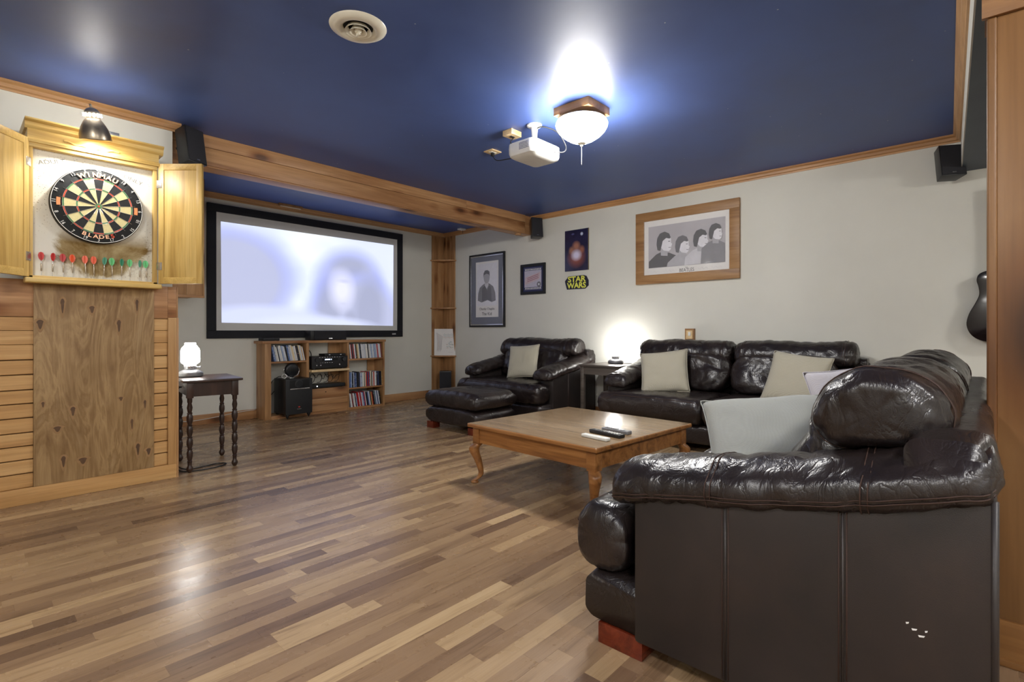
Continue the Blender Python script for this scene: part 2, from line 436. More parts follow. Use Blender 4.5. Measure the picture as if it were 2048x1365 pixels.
tag(sbox('ceiling', (XL, XP + .12), (YR, YS + .12), (H, H + .08), M['ceil']), 'navy blue satin painted ceiling')
tag(sbox('wall_screen', (XD - .4, XP + .12), (YS, YS + .12), (0, H), M['wall']), 'off-white wall behind the projector screen')
tag(sbox('wall_pictures', (XP, XP + .12), (YR, YS + .12), (0, H), M['wall']), 'off-white wall hung with framed pictures')
tag(sbox('wall_dart', (XL, XD), (YD, YS), (0, H), M['wall']), 'off-white wall above the pine wainscot behind the dart cabinet')
tag(sbox('wall_rear', (XL, XP + .12), (YR - .12, YR), (0, H), M['wall']), 'off-white wall behind the camera')
tag(sbox('wall_left', (XL - .12, XL), (YR, YS), (0, H), M['wall']), 'off-white wall left of the camera')
# lower slate soffit past the right-hand edge of the blue ceiling
y_at = lambda X: .122 - (XP - X) * .0385
sof = prism('trim_soffit', [(2.3, y_at(2.3)), (XP, y_at(XP)), (XP, YR), (2.3, YR)], 2, 2.2, H, M['slate']); sof['kind'] = 'structure'
tag(sof, 'slate grey lowered soffit beside the blue ceiling')
fas = prism('fascia_board', [(2.3, y_at(2.3)), (XP, y_at(XP)), (XP, y_at(XP) + .006), (2.3, y_at(2.3) + .006)], 2, 2.204, H, M['wall'], sof)
# crown mouldings: stepped profile
def crown_poly(s): return [(0, H), (.045 * s, H), (.045 * s, H - .012), (.030 * s, H - .022), (.026 * s, H - .040), (.012 * s, H - .046), (.010 * s, H - .057), (0, H - .057)]
def crown_x(name, x0, x1, yw, label, lathe_end=False):   # wall faces -Y
    p = [(yw - a, z) for a, z in crown_poly(1)]
    o = prism(name, p, 0, x0, x1, M['trim']); o['kind'] = 'structure'; return tag(o, label)
def crown_y(name, y0, y1, xw, label):   # wall faces -X
    p = [(xw - a, z) for a, z in crown_poly(1)]
    o = prism(name, p, 1, y0, y1, M['trimy']); o['kind'] = 'structure'; return tag(o, label)
crown_x('trim_1', XL, XD + .045, YD, 'pine crown moulding above the dart cabinet')
crown_y('trim_2', .125, 4.362, XP, 'pine crown moulding above the framed pictures')
crown_x('trim_3', 1.71, XP, YS, 'pine crown moulding above the projector screen')
crown_y('trim_4', 4.528, YS - .04, XP, 'short pine crown moulding between the beam and the corner shelves')
v = []
for X in (2.3, XP - .03):
    for a, z in crown_poly(1): v.append((X, y_at(X) + .006 + a, z))
n = 8
o = struct('trim_5', v, [tuple(range(n)), tuple(range(n, 2 * n))] + [(i, (i + 1) % n, n + (i + 1) % n, n + i) for i in range(n)], M['trim'])
tag(o, 'pine crown moulding along the slate soffit')
# beam
bm_ = sbox('trim_beam', (XD + .005, XP), (4.375, 4.528), (2.262, H), M['pine']); tag(bm_, 'boxed pine ceiling beam in front of the screen alcove')
box('board', (XD + .005, 4.005), (4.358, 4.376), (2.394, H), M['pine'], bm_, .002)
box('board', (4.007, 5.03), (4.358, 4.376), (2.394, H), M['pine'], bm_, .002)
box('board', (XD + .005, 5.03), (4.362, 4.376), (2.258, 2.392), M['pine'], bm_, .003)
box('board', (XD + .005, XP), (4.376, 4.530), (2.250, 2.263), M['pine'], bm_, .002)
lathe('beam_plug', [(.035, 2.23), (.04, 2.236), (.04, 2.25)], M['pinez'], bm_, (4.98, 4.44, 0))
# baseboards
for nm, x, y, lb in (('baseboard_screen', (XD, 2.40), (YS - .016, YS), 'pine baseboard left of the media shelf'), ('baseboard_screen_right', (3.96, 4.93), (YS - .016, YS), 'pine baseboard between the media shelf and the corner shelves'),
                     ('baseboard_pictures', (XP - .016, XP), (YR, 5.87), 'pine baseboard along the picture wall')):
    tag(sbox(nm, x, y, (0, .105), M['pine'] if 'screen' in nm else M['piney'], .003), lb)
# bulkhead left of the screen
bk = sbox('wall_bulkhead', (XD, 1.70), (5.66, YS), (1.335, H), M['pinez']); tag(bk, 'pine clad bulkhead hanging left of the projector screen')
x = XD
for k, wd in enumerate((.15, .17, .14, .14)):
    box('plank', (x + .001, x + wd - .001), (5.643, 5.66), (1.34, H - .001), M['pinez'], bk, .002); x += wd
box('corner_plank', (1.70, 1.712), (5.643, YS), (1.34, H - .001), M['pinez'], bk, .002)
box('bottom_rail', (XD, 1.712), (5.638, 5.66), (1.318, 1.342), M['pine'], bk, .002)
# wainscot under the dart cabinet
YW = 4.073
wn = sbox('wall_wainscot', (XL, 1.062), (YW + .018, YD), (0, 1.296), plain('wainscot_gap', srgb(92, 62, 36), .7)); tag(wn, 'pine plank wainscot under the dart cabinet')
zs = [.091, .175, .254, .333, .41, .495, .577, .656, .744, .829, .919, 1.0, 1.078]
def wains(x0, x1):
    for i in range(12):
        g = .004 if i < 10 else .001
        o = box('plank', (x0, x1), (YW, YW + .018), (zs[i] + g, zs[i + 1] - .001), M['plank'], wn, .003 if i < 10 else .001, 1)
    box('top_board', (x0, x1), (YW - .004, YW + .018), (1.080, 1.296), M['pine'], wn, .002)
for a, b in ((XL, -.62), (-.618, .345), (.93, 1.012)): wains(a, b)
box('plank', (.345, .93), (YW + .004, YW + .018), (.1, 1.29), M['plank'], wn)
box('base_rail', (XL, 1.062), (YW - .012, YW + .018), (0, .094), M['plank'], wn, .003)
box('end_stile', (1.012, 1.062), (YW - .012, YW + .018), (.094, 1.087), M['platez'], wn, .003)
box('top_board', (1.0125, 1.062), (YW - .004, YW + .018), (1.088, 1.296), M['pine'], wn, .002)
box('end_board', (1.062, 1.072), (YW - .004, YD), (1.088, 1.296), M['pinez'], wn, .002)
box('end_panel', (1.062, 1.074), (YW - .012, YD), (0, 1.087), M['pinez'], wn, .002)
box('top_cap', (1.0, 1.062), (YW + .018, YD), (1.28, 1.296), M['pine'], wn)
# right-hand post and header
ps = sbox('trim_post', (2.150, 2.30), (-.36, -.012), (0, 1.949), M['post']); tag(ps, 'knotty pine post at the right beside the near sofa')
box('face_board', (2.143, 2.152), (-.36, -.030), (.0, 1.949), M['post'], ps, .002)
box('corner_strip', (2.136, 2.156), (-.030, -.006), (0, 1.949), M['post'], ps, .007, 3)
box('base_board', (2.128, 2.145), (-.36, -.026), (.02, .133), M['posty'], ps, .004)
box('base_shoe', (2.118, 2.145), (-.36, -.030), (0, .022), M['posty'], ps, .006)
hd = sbox('trim_header', (2.145, 2.285), (-1.8, -.002), (1.955, 2.21), M['posty']); tag(hd, 'pine header beam resting on the post at the top right')
box('face_board', (2.128, 2.145), (-1.8, .005), (1.949, 2.21), M['posty'], hd, .002)

# ------------------------------------------------------------------ ceiling fixtures
def bowl_light(x, y, label, strength, chain=True, z=H):
    t = thing('ceiling_light', label, 'ceiling light', (x, y, z), 0, None)
    box('mount_block', (-.125, .125), (-.14, .14), (-.052, 0), M['frameoak'], t, .003)
    lathe('collar', [(.06, -.052), (.062, -.056), (.055, -.075), (.03, -.08)], M['nickel'], t)
    lathe('glow_shield', [(.0, -.080), (.156, -.080), (.164, -.086), (.164, -.091), (.0, -.091)], M['cream'], t, seg=32)  # disc added to keep the bowl from overlighting the ceiling above it
    em = glow('bowl_glass_%d' % int(strength * 10), (1, .97, .92, 1), strength)
    lathe('glass_bowl', [(.158, -.092), (.168, -.098), (.1725, -.110), (.170, -.125), (.155, -.152), (.125, -.183), (.085, -.210), (.045, -.229), (.022, -.238)], em, t, seg=40, close=False)
    lathe('finial', [(.0, -.259), (.008, -.256), (.010, -.246), (.022, -.240), (.034, -.232)], M['cream'], t)
    lathe('stem', [(.006, -.24), (.006, -.06)], M['nickel'], t, seg=10)
    if chain: tube('pull_chain', [(0, 0, -.258), (0, 0, -.31), (0, 0, -.38)], .0018, M['white'], t, 6)
    return t
bowl_light(2.865, 1.985, 'frosted glass bowl ceiling light on a square wooden block beside the projector', E_BOWL)
bowl_light(-.75, 1.1, 'frosted glass bowl ceiling light added out of view left of the camera', E_REAR, False)  # unseen lamp added as fill from the left
bowl_light(1.0, -1.25, 'frosted glass bowl ceiling light added out of view behind the camera', E_REAR, False)  # added lamp, never in view, brightens the room from behind

t = thing('ceiling_vent', 'round cream metal air vent in the blue ceiling', 'vent', (1.362, 2.262, H))
lathe('outer_ring', [(.070, .0), (.074, -.010), (.090, -.020), (.115, -.016), (.134, -.004), (.136, 0)], M['cream'], t, seg=48)
lathe('duct', [(.0, -.0012), (.074, -.0012), (.074, -.0002)], M['dark'], t, seg=32)
lathe('louver_ring', [(.046, -.004), (.058, -.022), (.064, -.024), (.052, -.004)], M['cream'], t, seg=40)
lathe('louver_ring', [(.024, -.006), (.036, -.026), (.042, -.028), (.030, -.006)], M['cream'], t, seg=32)
lathe('hub', [(.0, -.028), (.014, -.028), (.018, -.02), (.018, -.004)], M['cream'], t, seg=20)
box('damper_tab', (-.004, .004), (-.014, .014), (-.042, -.024), M['cream'], t, .001)

bowl_light(-.9, -1.1, 'frosted glass bowl ceiling light added out of view far behind the camera', E_REAR, False)  # another unseen lamp added to raise the overall light level
bowl_light(3.75, -1.3, 'frosted glass bowl ceiling light under the slate soffit beyond the post', E_REAR * .45, False, 2.2)

# projector
t = thing('projector', 'white ceiling projector with vented side beside the bowl light', 'projector', (2.87, 2.40, H))
rings = [[Vector((q[0] * s, q[1] * s, z)) for q in rrect(-.165, .165, -.125, .125, .045)] for z, s in ((-.150, .90), (-.158, .98), (-.19, 1.0), (-.225, .99), (-.245, .94), (-.258, .80), (-.264, .5))]
body = loft('body', rings, M['white'], t); body.data.set_sharp_from_angle(angle=math.radians(35))
for i in range(5):
    for j in range(7): box('vent_slot', (-.1662, -.1645), (-.085 + j * .013, -.077 + j * .013), (-.178 - i * .010, -.173 - i * .010), plain('vent_blue_grey', srgb(92, 100, 130), .6), body)
box('port_panel', (-.125, .125), (-.1265, -.124), (-.222, -.168), M['white'], body, .001)
for i, wd in enumerate((.012, .012, .02, .008, .025, .014)):
    box('port', (-.10 + i * .036, -.10 + i * .036 + wd), (-.1275, -.125), (-.205, -.197), M['blackm'], body)
lathe('lens', [(.0, .0), (.028, .0), (.032, .006), (.036, .02), (.036, .04)], M['black'], body, m4=Matrix.Translation((.07, .15, -.20)) @ Matrix.Rotation(PI / 2, 4, 'X'))
lathe('mount_plate', [(.0, -.001), (.055, -.001), (.055, -.008), (.045, -.016), (.03, -.018)], M['white'], t)
lathe('mount_pole', [(.028, -.01), (.024, -.03), (.019, -.09), (.022, -.12), (.03, -.152)], M['white'], t)
for sx in (-1, 1): box('mount_arm', (-.09 if sx < 0 else .01, -.01 if sx < 0 else .09), (-.008, .008), (-.152, -.140), M['silver'], t, .002)
tube('video_cable', [(.0, -.02, -.03), (.03, -.06, -.02), (.11, -.12, -.05), (.16, -.16, -.14), (.13, -.17, -.20), (.06, -.135, -.212)], .0045, M['blackm'], t)
tube('power_cable', [(-.06, .10, -.155), (-.08, .16, -.11), (-.03, .18, -.06), (-.02, .19, -.05)], .004, M['blackm'], t)
t = thing('ceiling_outlet', 'raised pine cable outlet block on the ceiling behind the projector', 'outlet', (2.85, 2.60, H))
box('block', (-.055, .055), (-.045, .045), (-.04, 0), M['paleply'], t, .003); box('cover', (-.02, .02), (-.012, .012), (-.043, -.04), M['blackm'], t)
t = thing('ceiling_outlet', 'flat pine outlet plate on the ceiling left of the projector', 'outlet', (3.06, 3.01, H))
box('plate', (-.055, .055), (-.05, .05), (-.008, 0), M['paleply'], t, .002); box('socket', (-.03, .03), (-.018, .018), (-.012, -.008), M['white'], t, .001); box('plug', (-.012, .012), (-.012, .012), (-.04, -.012), M['blackm'], t, .003)
tube('plug_cord', [(0, 0, -.038), (.0, -.05, -.085), (-.03, -.20, -.115), (-.08, -.40, -.15), (-.13, -.53, -.17)], .004, M['blackm'], t)
t = thing('smoke_detector', 'small white device on the alcove ceiling in the corner', 'detector', (5.07, 5.62, H))
box('case', (-.05, .05), (-.04, .04), (-.022, 0), M['white'], t, .006); tube('lead', [(.02, .0, -.02), (.05, .03, -.05), (.066, .05, -.055)], .003, M['blackm'], t)
t = thing('light_bar', 'short pale wooden bar fixed on the moulding above the screen', 'light bar', (2.75, 6.05, H))
box('bar', (-.14, .14), (-.018, .018), (-.03, 0), M['frameoak'], t, .004); box('diffuser', (-.12, .12), (-.012, .012), (-.034, -.03), M['cream'], t, .001)

def speaker(label, loc, w, d, h, rz, tilt, foot=None):
    t = thing('wall_speaker', label, 'speaker', loc, rz)
    m = Matrix.Rotation(tilt, 4, 'X')
    a = xform(prism('cabinet', [(-w / 2, -d / 2), (w / 2, -d / 2), (w * .38, d / 2), (-w * .38, d / 2)], 2, -h, 0, M['black'], t, .004), m)
    g = xform(box('grille', (-w * .46, w * .46), (-d / 2 - .006, -d / 2), (-h * .97, -h * .03), M['grille'], t, .002), m)
    xform(box('badge', (-.012, .012), (-d / 2 - .0075, -d / 2 - .006), (-h * .92, -h * .90), M['silver'], t), m)
    xform(lathe('bracket', [(.012, 0), (.012, .06)], M['blackm'], t, (0, d / 2, -h * .4), 12, Matrix.Rotation(-PI / 2, 4, 'X')), m)
    return t
speaker('small black speaker at the left end of the beam beside the dart cabinet', (1.185, 4.265, 2.452), .15, .12, .26, math.radians(24), math.radians(-9))
speaker('small black speaker at the right end of the beam near the wall', (5.085, 4.235, 2.428), .15, .11, .25, math.radians(-30), math.radians(-7))
speaker('small black tilted speaker under the moulding at the top right', (5.085, .205, 2.372), .16, .11, .24, math.radians(-62), math.radians(-10))
# ------------------------------------------------------------------ dart corner
YC = 4.0; cz0 = 1.300
t = thing('dart_cabinet', 'pale pine dart cabinet with both doors open on the wainscot', 'cabinet', (.63, 4.15, cz0), 0, None, True)
box('back_board', (.334, .916), (YC + .035, YC + .05), (1.312, 2.052), M['dartback'], t)
box('side_frame', (.318, .336), (YC, YD - .002), (1.30, 2.06), M['cabz'], t, .002)
box('side_frame', (.914, .936), (YC, YD - .002), (1.30, 2.06), M['cabz'], t, .002)
box('bottom_frame', (.318, .936), (YC, YC + .05), (1.30, 1.316), M['cab'], t, .002)
box('sill', (.30, .955), (YC - .035, YW + .02), (1.272, 1.302), M['cab'], t, .008, 3)
box('top_frame', (.318, .936), (YC - .008, YC + .05), (2.048, 2.075), M['cab'], t, .004)
box('header_board', (.312, .945), (YC, YD - .002), (2.072, 2.185), M['cab'], t, .002)
prism('cornice', [(YC, 2.150), (YC - .012, 2.165), (YC - .016, 2.185), (YC - .030, 2.196), (YC - .032, 2.206), (YD - .002, 2.206), (YD - .002, 2.150)], 0, .300, .968, M['cab'], t, .002)
prism('lower_trim', [(YC, 2.072), (YC - .018, 2.072), (YC - .022, 2.085), (YC - .010, 2.098), (YC, 2.100)], 0, .312, .945, M['cab'], t)
wave = [(.47 + k * .0145, 2.112 - .012 * math.sin(k / 18 * PI) + .004 * math.sin(k * 1.3)) for k in range(19)]
prism('carved_overlay', wave + [(p[0], p[1] + .010) for p in wave[::-1]], 1, YC - .008, YC, M['cab'], t)
def door(hx, hy, ox, oy, sgn):
    L = math.hypot(ox - hx, oy - hy); ang = math.atan2(oy - hy, ox - hx)
    m = Matrix.Translation(Vector((hx, hy, 0)) - OFF[t]) @ Matrix.Rotation(ang, 4, 'Z')
    def lb(nm, x, y, z, mt, pr, b=.002):
        q = mesh_obj(nm, bv(x[0], x[1], y[0], y[1], z[0], z[1]), BF, mt, None); bevel(q, b) if b else None
        q.data.transform(m); q.parent = pr; OFF[q] = OFF[t]; return q
    z0, z1 = 1.306, 2.092
    d = lb('door', (.006, L), (-.006, .006), (z0 + .03, z1 - .03), M['cabz'], t, .001)
    lb('door_rail', (0, L), (-.010, .010), (z0, z0 + .042), M['cab'], d)
    lb('door_rail', (0, L), (-.010, .010), (z1 - .042, z1), M['cab'], d)
    lb('door_stile', (0, .036), (-.0105, .0105), (z0, z1), M['cabz'], d)
    lb('door_stile', (L - .036, L), (-.0105, .0105), (z0, z1), M['cabz'], d)
    for zz in (z0 + .09, z1 - .16):
        lb('hinge', (-.010, .024), (-.0125 * 1, .0125 * 1), (zz, zz + .05), M['silver'], d, .001)
door(.946, YC - .004, 1.137, 3.784, 1)
door(.312, YC - .004, .130, 3.776, -1)
for s_, xx, zz, rt in (('ADULT', .42, 1.988, .28), ('ONLY', .812, 1.965, -.32)):
    text(s_, .034, plain('pencil', srgb(120, 118, 112), .7), t, face_mY(xx, YC + .0346, zz, rt), 'pencil_writing', .0002, 1.15)

DX, DY, DZ = .630, 3.985, 1.757
t = thing('dartboard', 'round bristle dartboard with red and green rings in the open cabinet', 'dartboard', (DX, DY, DZ), 0, None)
MY = Matrix.Rotation(PI / 2, 4, 'X')
lathe('surround', [(.0, -.048), (.221, -.048), (.2255, -.044), (.2255, -.004), (.222, 0.0), (.0, 0.0)], M['seg_black'], t, seg=72, m4=MY)
def wedge(name, r0, r1, a0, a1, mat, h=.0012):
    n = 5; v = []
    for zz in (.0, -h):
        for rr in (r0, r1):
            for k in range(n):
                a = a0 + (a1 - a0) * k / (n - 1); v.append((rr * math.sin(a), zz, rr * math.cos(a)))
    f = []
    for k in range(n - 1):
        f.append((2 * n + k, 2 * n + k + 1, 3 * n + k + 1, 3 * n + k))
    f += [(0, n, 3 * n, 2 * n), (n - 1, 3 * n - 1, 4 * n - 1, 2 * n - 1)]
    for k in range(n - 1):
        f += [(k, k + 1, 2 * n + k + 1, 2 * n + k), (n + k, 3 * n + k, 3 * n + k + 1, n + k + 1)]
    return mesh_obj(name, v, f, mat, t)
nums = [20, 1, 18, 4, 13, 6, 10, 15, 2, 17, 3, 19, 7, 16, 8, 11, 14, 9, 12, 5]
for i, nb in enumerate(nums):
    a0 = (i - .5) * PI / 10; a1 = (i + .5) * PI / 10; e = .006
    dk = i % 2 == 0; sm = M['seg_black'] if dk else M['seg_cream']; rm = M['seg_red'] if dk else M['seg_green']
    wedge('segment', .016, .099, a0, a1, sm); wedge('segment', .099, .107, a0, a1, rm)
    wedge('segment', .107, .162, a0, a1, sm); wedge('segment', .162, .170, a0, a1, rm)
    a = i * PI / 10
    text(str(nb), .026, M['chalk'], t, face_mY(.2065 * math.sin(a), -.0024, .2065 * math.cos(a), -a if math.cos(a) > -.1 else PI - a), 'number', .0008, .9)
    aw = (i + .5) * PI / 10
    tube('wire', [(.016 * math.sin(aw), -.0018, .016 * math.cos(aw)), (.185 * math.sin(aw), -.0018, .185 * math.cos(aw))], .0006, M['wire'], t, 5, 1, curve=False)
for rr in (.016, .099, .107, .162, .170):
    tube('ring_wire', [(rr * math.sin(k * PI / 24), -.0018, rr * math.cos(k * PI / 24)) for k in range(48)], .0006, M['wire'], t, 5, 1, True, False)
tube('number_ring', [(.2205 * math.sin(k * PI / 32), -.0012, .2205 * math.cos(k * PI / 32)) for k in range(64)], .0016, M['chalk'], t, 6, 1, True, False)
lathe('outer_bull', [(.0, .0), (.0159, .0), (.0159, .0016), (.0, .0016)], M['seg_green'], t, m4=MY, seg=24)
lathe('bullseye', [(.0, .001), (.0064, .001), (.0064, .0024), (.0, .0024)], M['seg_red'], t, m4=MY, seg=20)
def arc_text(s, r, size, mat, up, spread, name, a0=0):
    n = len(s)
    for k, ch in enumerate(s):
        a = a0 + (k - (n - 1) / 2) * spread
        if up: text(ch, size, mat, t, face_mY(r * math.sin(a), -.0042, r * math.cos(a), -a), name, .0008, 1.05, off=.0014)
        else: text(ch, size, mat, t, face_mY(r * math.sin(a), -.0042, -r * math.cos(a), a), name, .0008, 1.2, off=.0008)
arc_text('WINMAU', .187, .038, M['peach'], True, .175, 'brand_letter')
arc_text('BLADE', .187, .031, M['peach'], False, .15, 'brand_letter', -.08)
arc_text('5', .187, .033, M['seg_red'], False, .125, 'brand_letter', .37)
for sx in (-1, 1):
    wedge('side_emblem', .178, .196, sx * PI / 2 - .12, sx * PI / 2 + .12, M['orange'], .002)

reds = M['d_red'] = plain('flight_red', srgb(196, 44, 40), .4); org = plain('flight_orange', srgb(240, 104, 62), .4)
teal = plain('flight_teal', srgb(58, 148, 112), .4); lime = plain('flight_green', srgb(92, 196, 118), .4)
dx = [83, 105, 127, 146, 172, 188, 207, 225, 243, 260, 279, 293]
dcol = [(reds, 'red')] * 3 + [(org, 'orange')] * 3 + [(teal, 'teal'), (lime, 'light green'), (teal, 'teal'), (lime, 'light green'), (teal, 'teal'), (lime, 'light green')]
ordn = ['leftmost', 'second', 'third', 'fourth', 'fifth', 'sixth', 'seventh', 'eighth', 'ninth', 'tenth', 'eleventh', 'rightmost']
a_ = math.radians(YAW)
for i, px in enumerate(dx):
    k = (px - 1024) / F_PX; yd = 4.012; d = yd / (math.sin(a_) - k * math.cos(a_)); X = d * (math.cos(a_) + k * math.sin(a_))
    tl = R.uniform(-.05, .05); wd = 1.15 * (.024, .020, .026, .028, .026, .026, .021, .027, .02, .026, .015, .027)[i]
    q = thing('dart', '%s dart from the left in the cabinet sill, %s flight' % (ordn[i], dcol[i][1]) if 0 < i < 11 else '%s dart in the cabinet sill, %s flight' % (ordn[i], dcol[i][1]), 'dart', (X, yd, 1.316), R.uniform(-.4, .4), 'darts standing in the dart cabinet')
    q.rotation_euler.y = tl
    lathe('point', [(.0004, -.004), (.0012, .004), (.0012, .028)], M['silver'], q, seg=8)
    lathe('barrel', [(.002, .026), (.0036, .032), (.0036, .066), (.0024, .072)], M['nickel'], q, seg=10)
    lathe('shaft', [(.0022, .070), (.0018, .092)], M['silver'], q, seg=8)
    fl = [(.0, .084), (wd * .38, .100), (wd * .5, .118), (wd * .34, .133), (.0, .138), (-wd * .34, .133), (-wd * .5, .118), (-wd * .38, .100)]
    prism('flight', fl, 1, -.0005, .0005, dcol[i][0], q); prism('flight', fl, 0, -.0005, .0005, dcol[i][0], q)

t = thing('clip_lamp', 'brushed nickel clip lamp shining on the dart cabinet header', 'lamp', (.60, 3.90, 2.215))
LT = Matrix.Translation((-.01, -.02, 0)) @ Matrix.Rotation(math.radians(-9), 4, 'Y') @ Matrix.Rotation(math.radians(14), 4, 'X')
sh = lathe('shade', [(.078, -.085), (.0785, -.080), (.076, -.055), (.066, -.020), (.050, .012), (.038, .030), (.036, .036), (.040, .044), (.040, .060), (.036, .074), (.024, .088), (.010, .094), (.0, .095)], M['nickel'], t, seg=40, m4=LT, close=False)
mod = sh.modifiers.new('thick', 'SOLIDIFY'); mod.thickness = .0015; mod.offset = -1
SLOT = glow('lit_vent_slot', (1, .95, .86, 1), 230.0)
for k in range(12):
    a = k * PI / 6
    tube('vent_slot', [LT @ Vector((.041 * math.cos(a), .041 * math.sin(a), z)) for z in (.044, .062)], .0045, SLOT, sh, 6, 1, curve=False)
tube('top_knob', [LT @ Vector((0, 0, .09)), LT @ Vector((-.004, .0, .115))], .006, M['nickel'], t, 8, 1, curve=False)
bulb = glow('dart_bulb', (1, .95, .85, 1), E_DART * 3)
lathe('bulb', [(.0, -.072), (.015, -.068), (.024, -.052), (.024, -.040), (.014, -.018), (.012, .0)], bulb, t, seg=20, m4=LT)
tube('arm', [(0, .02, .05), (.03, .06, .03), (.06, .085, .0), (.075, .095, -.006)], .006, M['nickel'], t)
box('clip', (.05, .13), (.07, .11), (-.012, .012), M['silver'], t, .004)
ld = bpy.data.lights.new('clip_lamp_light', 'SPOT'); ld.energy = E_DART; ld.color = (1, .96, .88); ld.shadow_soft_size = .02; ld.spot_size = math.radians(150); ld.spot_blend = .5
lo = bpy.data.objects.new('clip_lamp_light', ld); C.objects.link(lo); lo.parent = t
lo.matrix_local = LT @ Matrix.Translation((0, 0, -.078))

t = thing('plywood_sheet', 'tall knotty plywood sheet under the dart cabinet', 'panel', (.638, 4.06, .094), 0, None, True)
box('sheet', (.344, .932), (4.0615, 4.0725), (.095, 1.270), M['ply'], t, .001)
KN = plain('knot_brown', srgb(86, 60, 36), .6, var=.25); KH = plain('knot_halo', srgb(146, 112, 72), .6, var=.12); KL = plain('bark_pale', srgb(196, 164, 118), .6)
def bpY(px, py, Y):
    k = (px - 1024) / F_PX; d = Y / (math.sin(a_) - k * math.cos(a_)); return d * (math.cos(a_) + k * math.sin(a_)), 1 + (HOR - py) / F_PX * d
for px, py, wd, ht in ((125, 607, .016, .08), (184, 617, .022, .04), (274, 607, .014, .07), (80, 646, .026, .05), (238, 648, .018, .07), (86, 808, .012, .03), (146, 820, .02, .05), (242, 797, .018, .022), (290, 806, .012, .05), (115, 857, .03, .03), (264, 845, .012, .06), (166, 920, .034, .035), (127, 920, .018, .06), (276, 895, .018, .07), (305, 900, .022, .04)):
    X, Z = bpY(px, py, 4.0615); wd *= 1.25; ht *= 1.25
    X = min(max(X, .372), .902)
    pts = [(X + wd * .5 * math.cos(a) * (1 if math.sin(a) > 0 else .75), Z + (ht * .28 * math.sin(a) if math.sin(a) > 0 else ht * .62 * math.sin(a) * abs(math.sin(a)))) for a in [k * PI / 8 for k in range(16)]]
    ctr = (X, Z); halo = [(ctr[0] + (p[0] - ctr[0]) * 2.0, ctr[1] + (p[1] - ctr[1]) * 1.5) for p in pts]
    prism('knot_halo', halo, 1, 4.0612, 4.0616, KH, t)
    prism('knot', pts, 1, 4.0609, 4.0616, KN, t)

# ------------------------------------------------------------------ projector screen
def bpS(px, py, Y=YS - .04):
    x_, z_ = bpY(px, py, Y); return x_, z_
t = thing('projection_screen', 'large white projection screen in a black velvet frame', 'screen', (3.13, YS, .913), 0, None, True)
x0, x1, z0, z1 = 1.881, 4.388, .913, 2.371; fw = .088
box('fabric', (x0 + fw - .01, x1 - fw + .01), (YS - .030, YS - .022), (z0 + fw - .01, z1 - fw + .01), M['screenfab'], t)
box('frame_bar', (x0, x1), (YS - .04, YS - .004), (z1 - fw, z1), M['velvet'], t, .004)
box('frame_bar', (x0, x1), (YS - .04, YS - .004), (z0, z0 + fw), M['velvet'], t, .004)
box('frame_bar', (x0, x0 + fw), (YS - .04, YS - .004), (z0 + fw, z1 - fw), M['velvet'], t, .004)
box('frame_bar', (x1 - fw, x1), (YS - .04, YS - .004), (z0 + fw, z1 - fw), M['velvet'], t, .004)
box('badge', (x1 - .18, x1 - .12), (YS - .0415, YS - .04), (z0 + .03, z0 + .05), M['silver'], t)
def film():
    T = NT('projected_film'); tc = T.n('ShaderNodeTexCoord').outputs['UV']
    nz = T.n('ShaderNodeTexNoise', Scale=3.0, Detail=2.0); T.l(tc, nz.inputs['Vector'])
    def blob(cx, cy, sx, sy, soft=.45, rot=0):
        mp = T.n('ShaderNodeMapping', vector_type='TEXTURE'); T.l(tc, mp.inputs[0])
        mp.inputs['Location'].default_value = (cx, cy, 0); mp.inputs['Scale'].default_value = (sx, sy, 1); mp.inputs['Rotation'].default_value = (0, 0, rot)
        g = T.n('ShaderNodeTexGradient', gradient_type='SPHERICAL'); T.l(mp.outputs[0], g.inputs[0])
        return T.ramp(g.outputs['Fac'], [(0.0, (0, 0, 0, 1)), (soft, (1, 1, 1, 1))])
    col = T.ramp(nz.outputs['Fac'], [(.35, srgb(222, 232, 255)), (.65, srgb(240, 248, 255))])
    blue = srgb(150, 164, 252); grey = srgb(178, 184, 216); gd = srgb(152, 158, 188)
    def over(c, b, m, f=1.0):
        if f < 1: m = T.mix(1.0, m, (f, f, f, 1), 'MULTIPLY')
        return T.mix(m, c, b)
    col = over(col, srgb(214, 222, 255), blob(.95, .9, .5, .9, .6), .8)
    col = over(col, blue, blob(.06, .46, .38, .64, .42)); col = over(col, grey, blob(.05, .44, .33, .56, .34))
    col = over(col, blue, blob(.70, .45, .27, .50, .42)); col = over(col, grey, blob(.71, .43, .235, .45, .36))
    col = over(col, blue, blob(.74, .0, .38, .70, .36)); col = over(col, grey, blob(.755, -.02, .35, .65, .3))
    col = over(col, gd, blob(.83, .18, .13, .5, .5), .8); col = over(col, gd, blob(.56, .16, .09, .40, .5), .7)
    col = over(col, gd, blob(.70, .68, .15, .14, .6), .7)
    col = over(col, srgb(226, 228, 255), blob(.645, .40, .105, .29, .75)); col = over(col, srgb(190, 194, 226), blob(.66, .50, .06, .03, .8), .7)
    col = over(col, srgb(196, 200, 228), blob(.655, .24, .04, .025, .8), .7); col = over(col, gd, blob(.70, .08, .05, .12, .6), .7)
    col = over(col, srgb(206, 214, 252), blob(.22, .0, .42, .22, .35), .9); col = over(col, srgb(214, 222, 255), blob(.5, -.04, .45, .16, .4), .9)
    T.b.inputs['Emission Strength'].default_value = E_SCREEN; T.l(col, T.b.inputs['Emission Color'])
    return T.base((.22, .22, .23, 1), .9, 0, .1)
q = [bpS(443.9, 645.6), bpS(786.8, 652.2), bpS(787.7, 490.7), bpS(442.2, 442.9)]
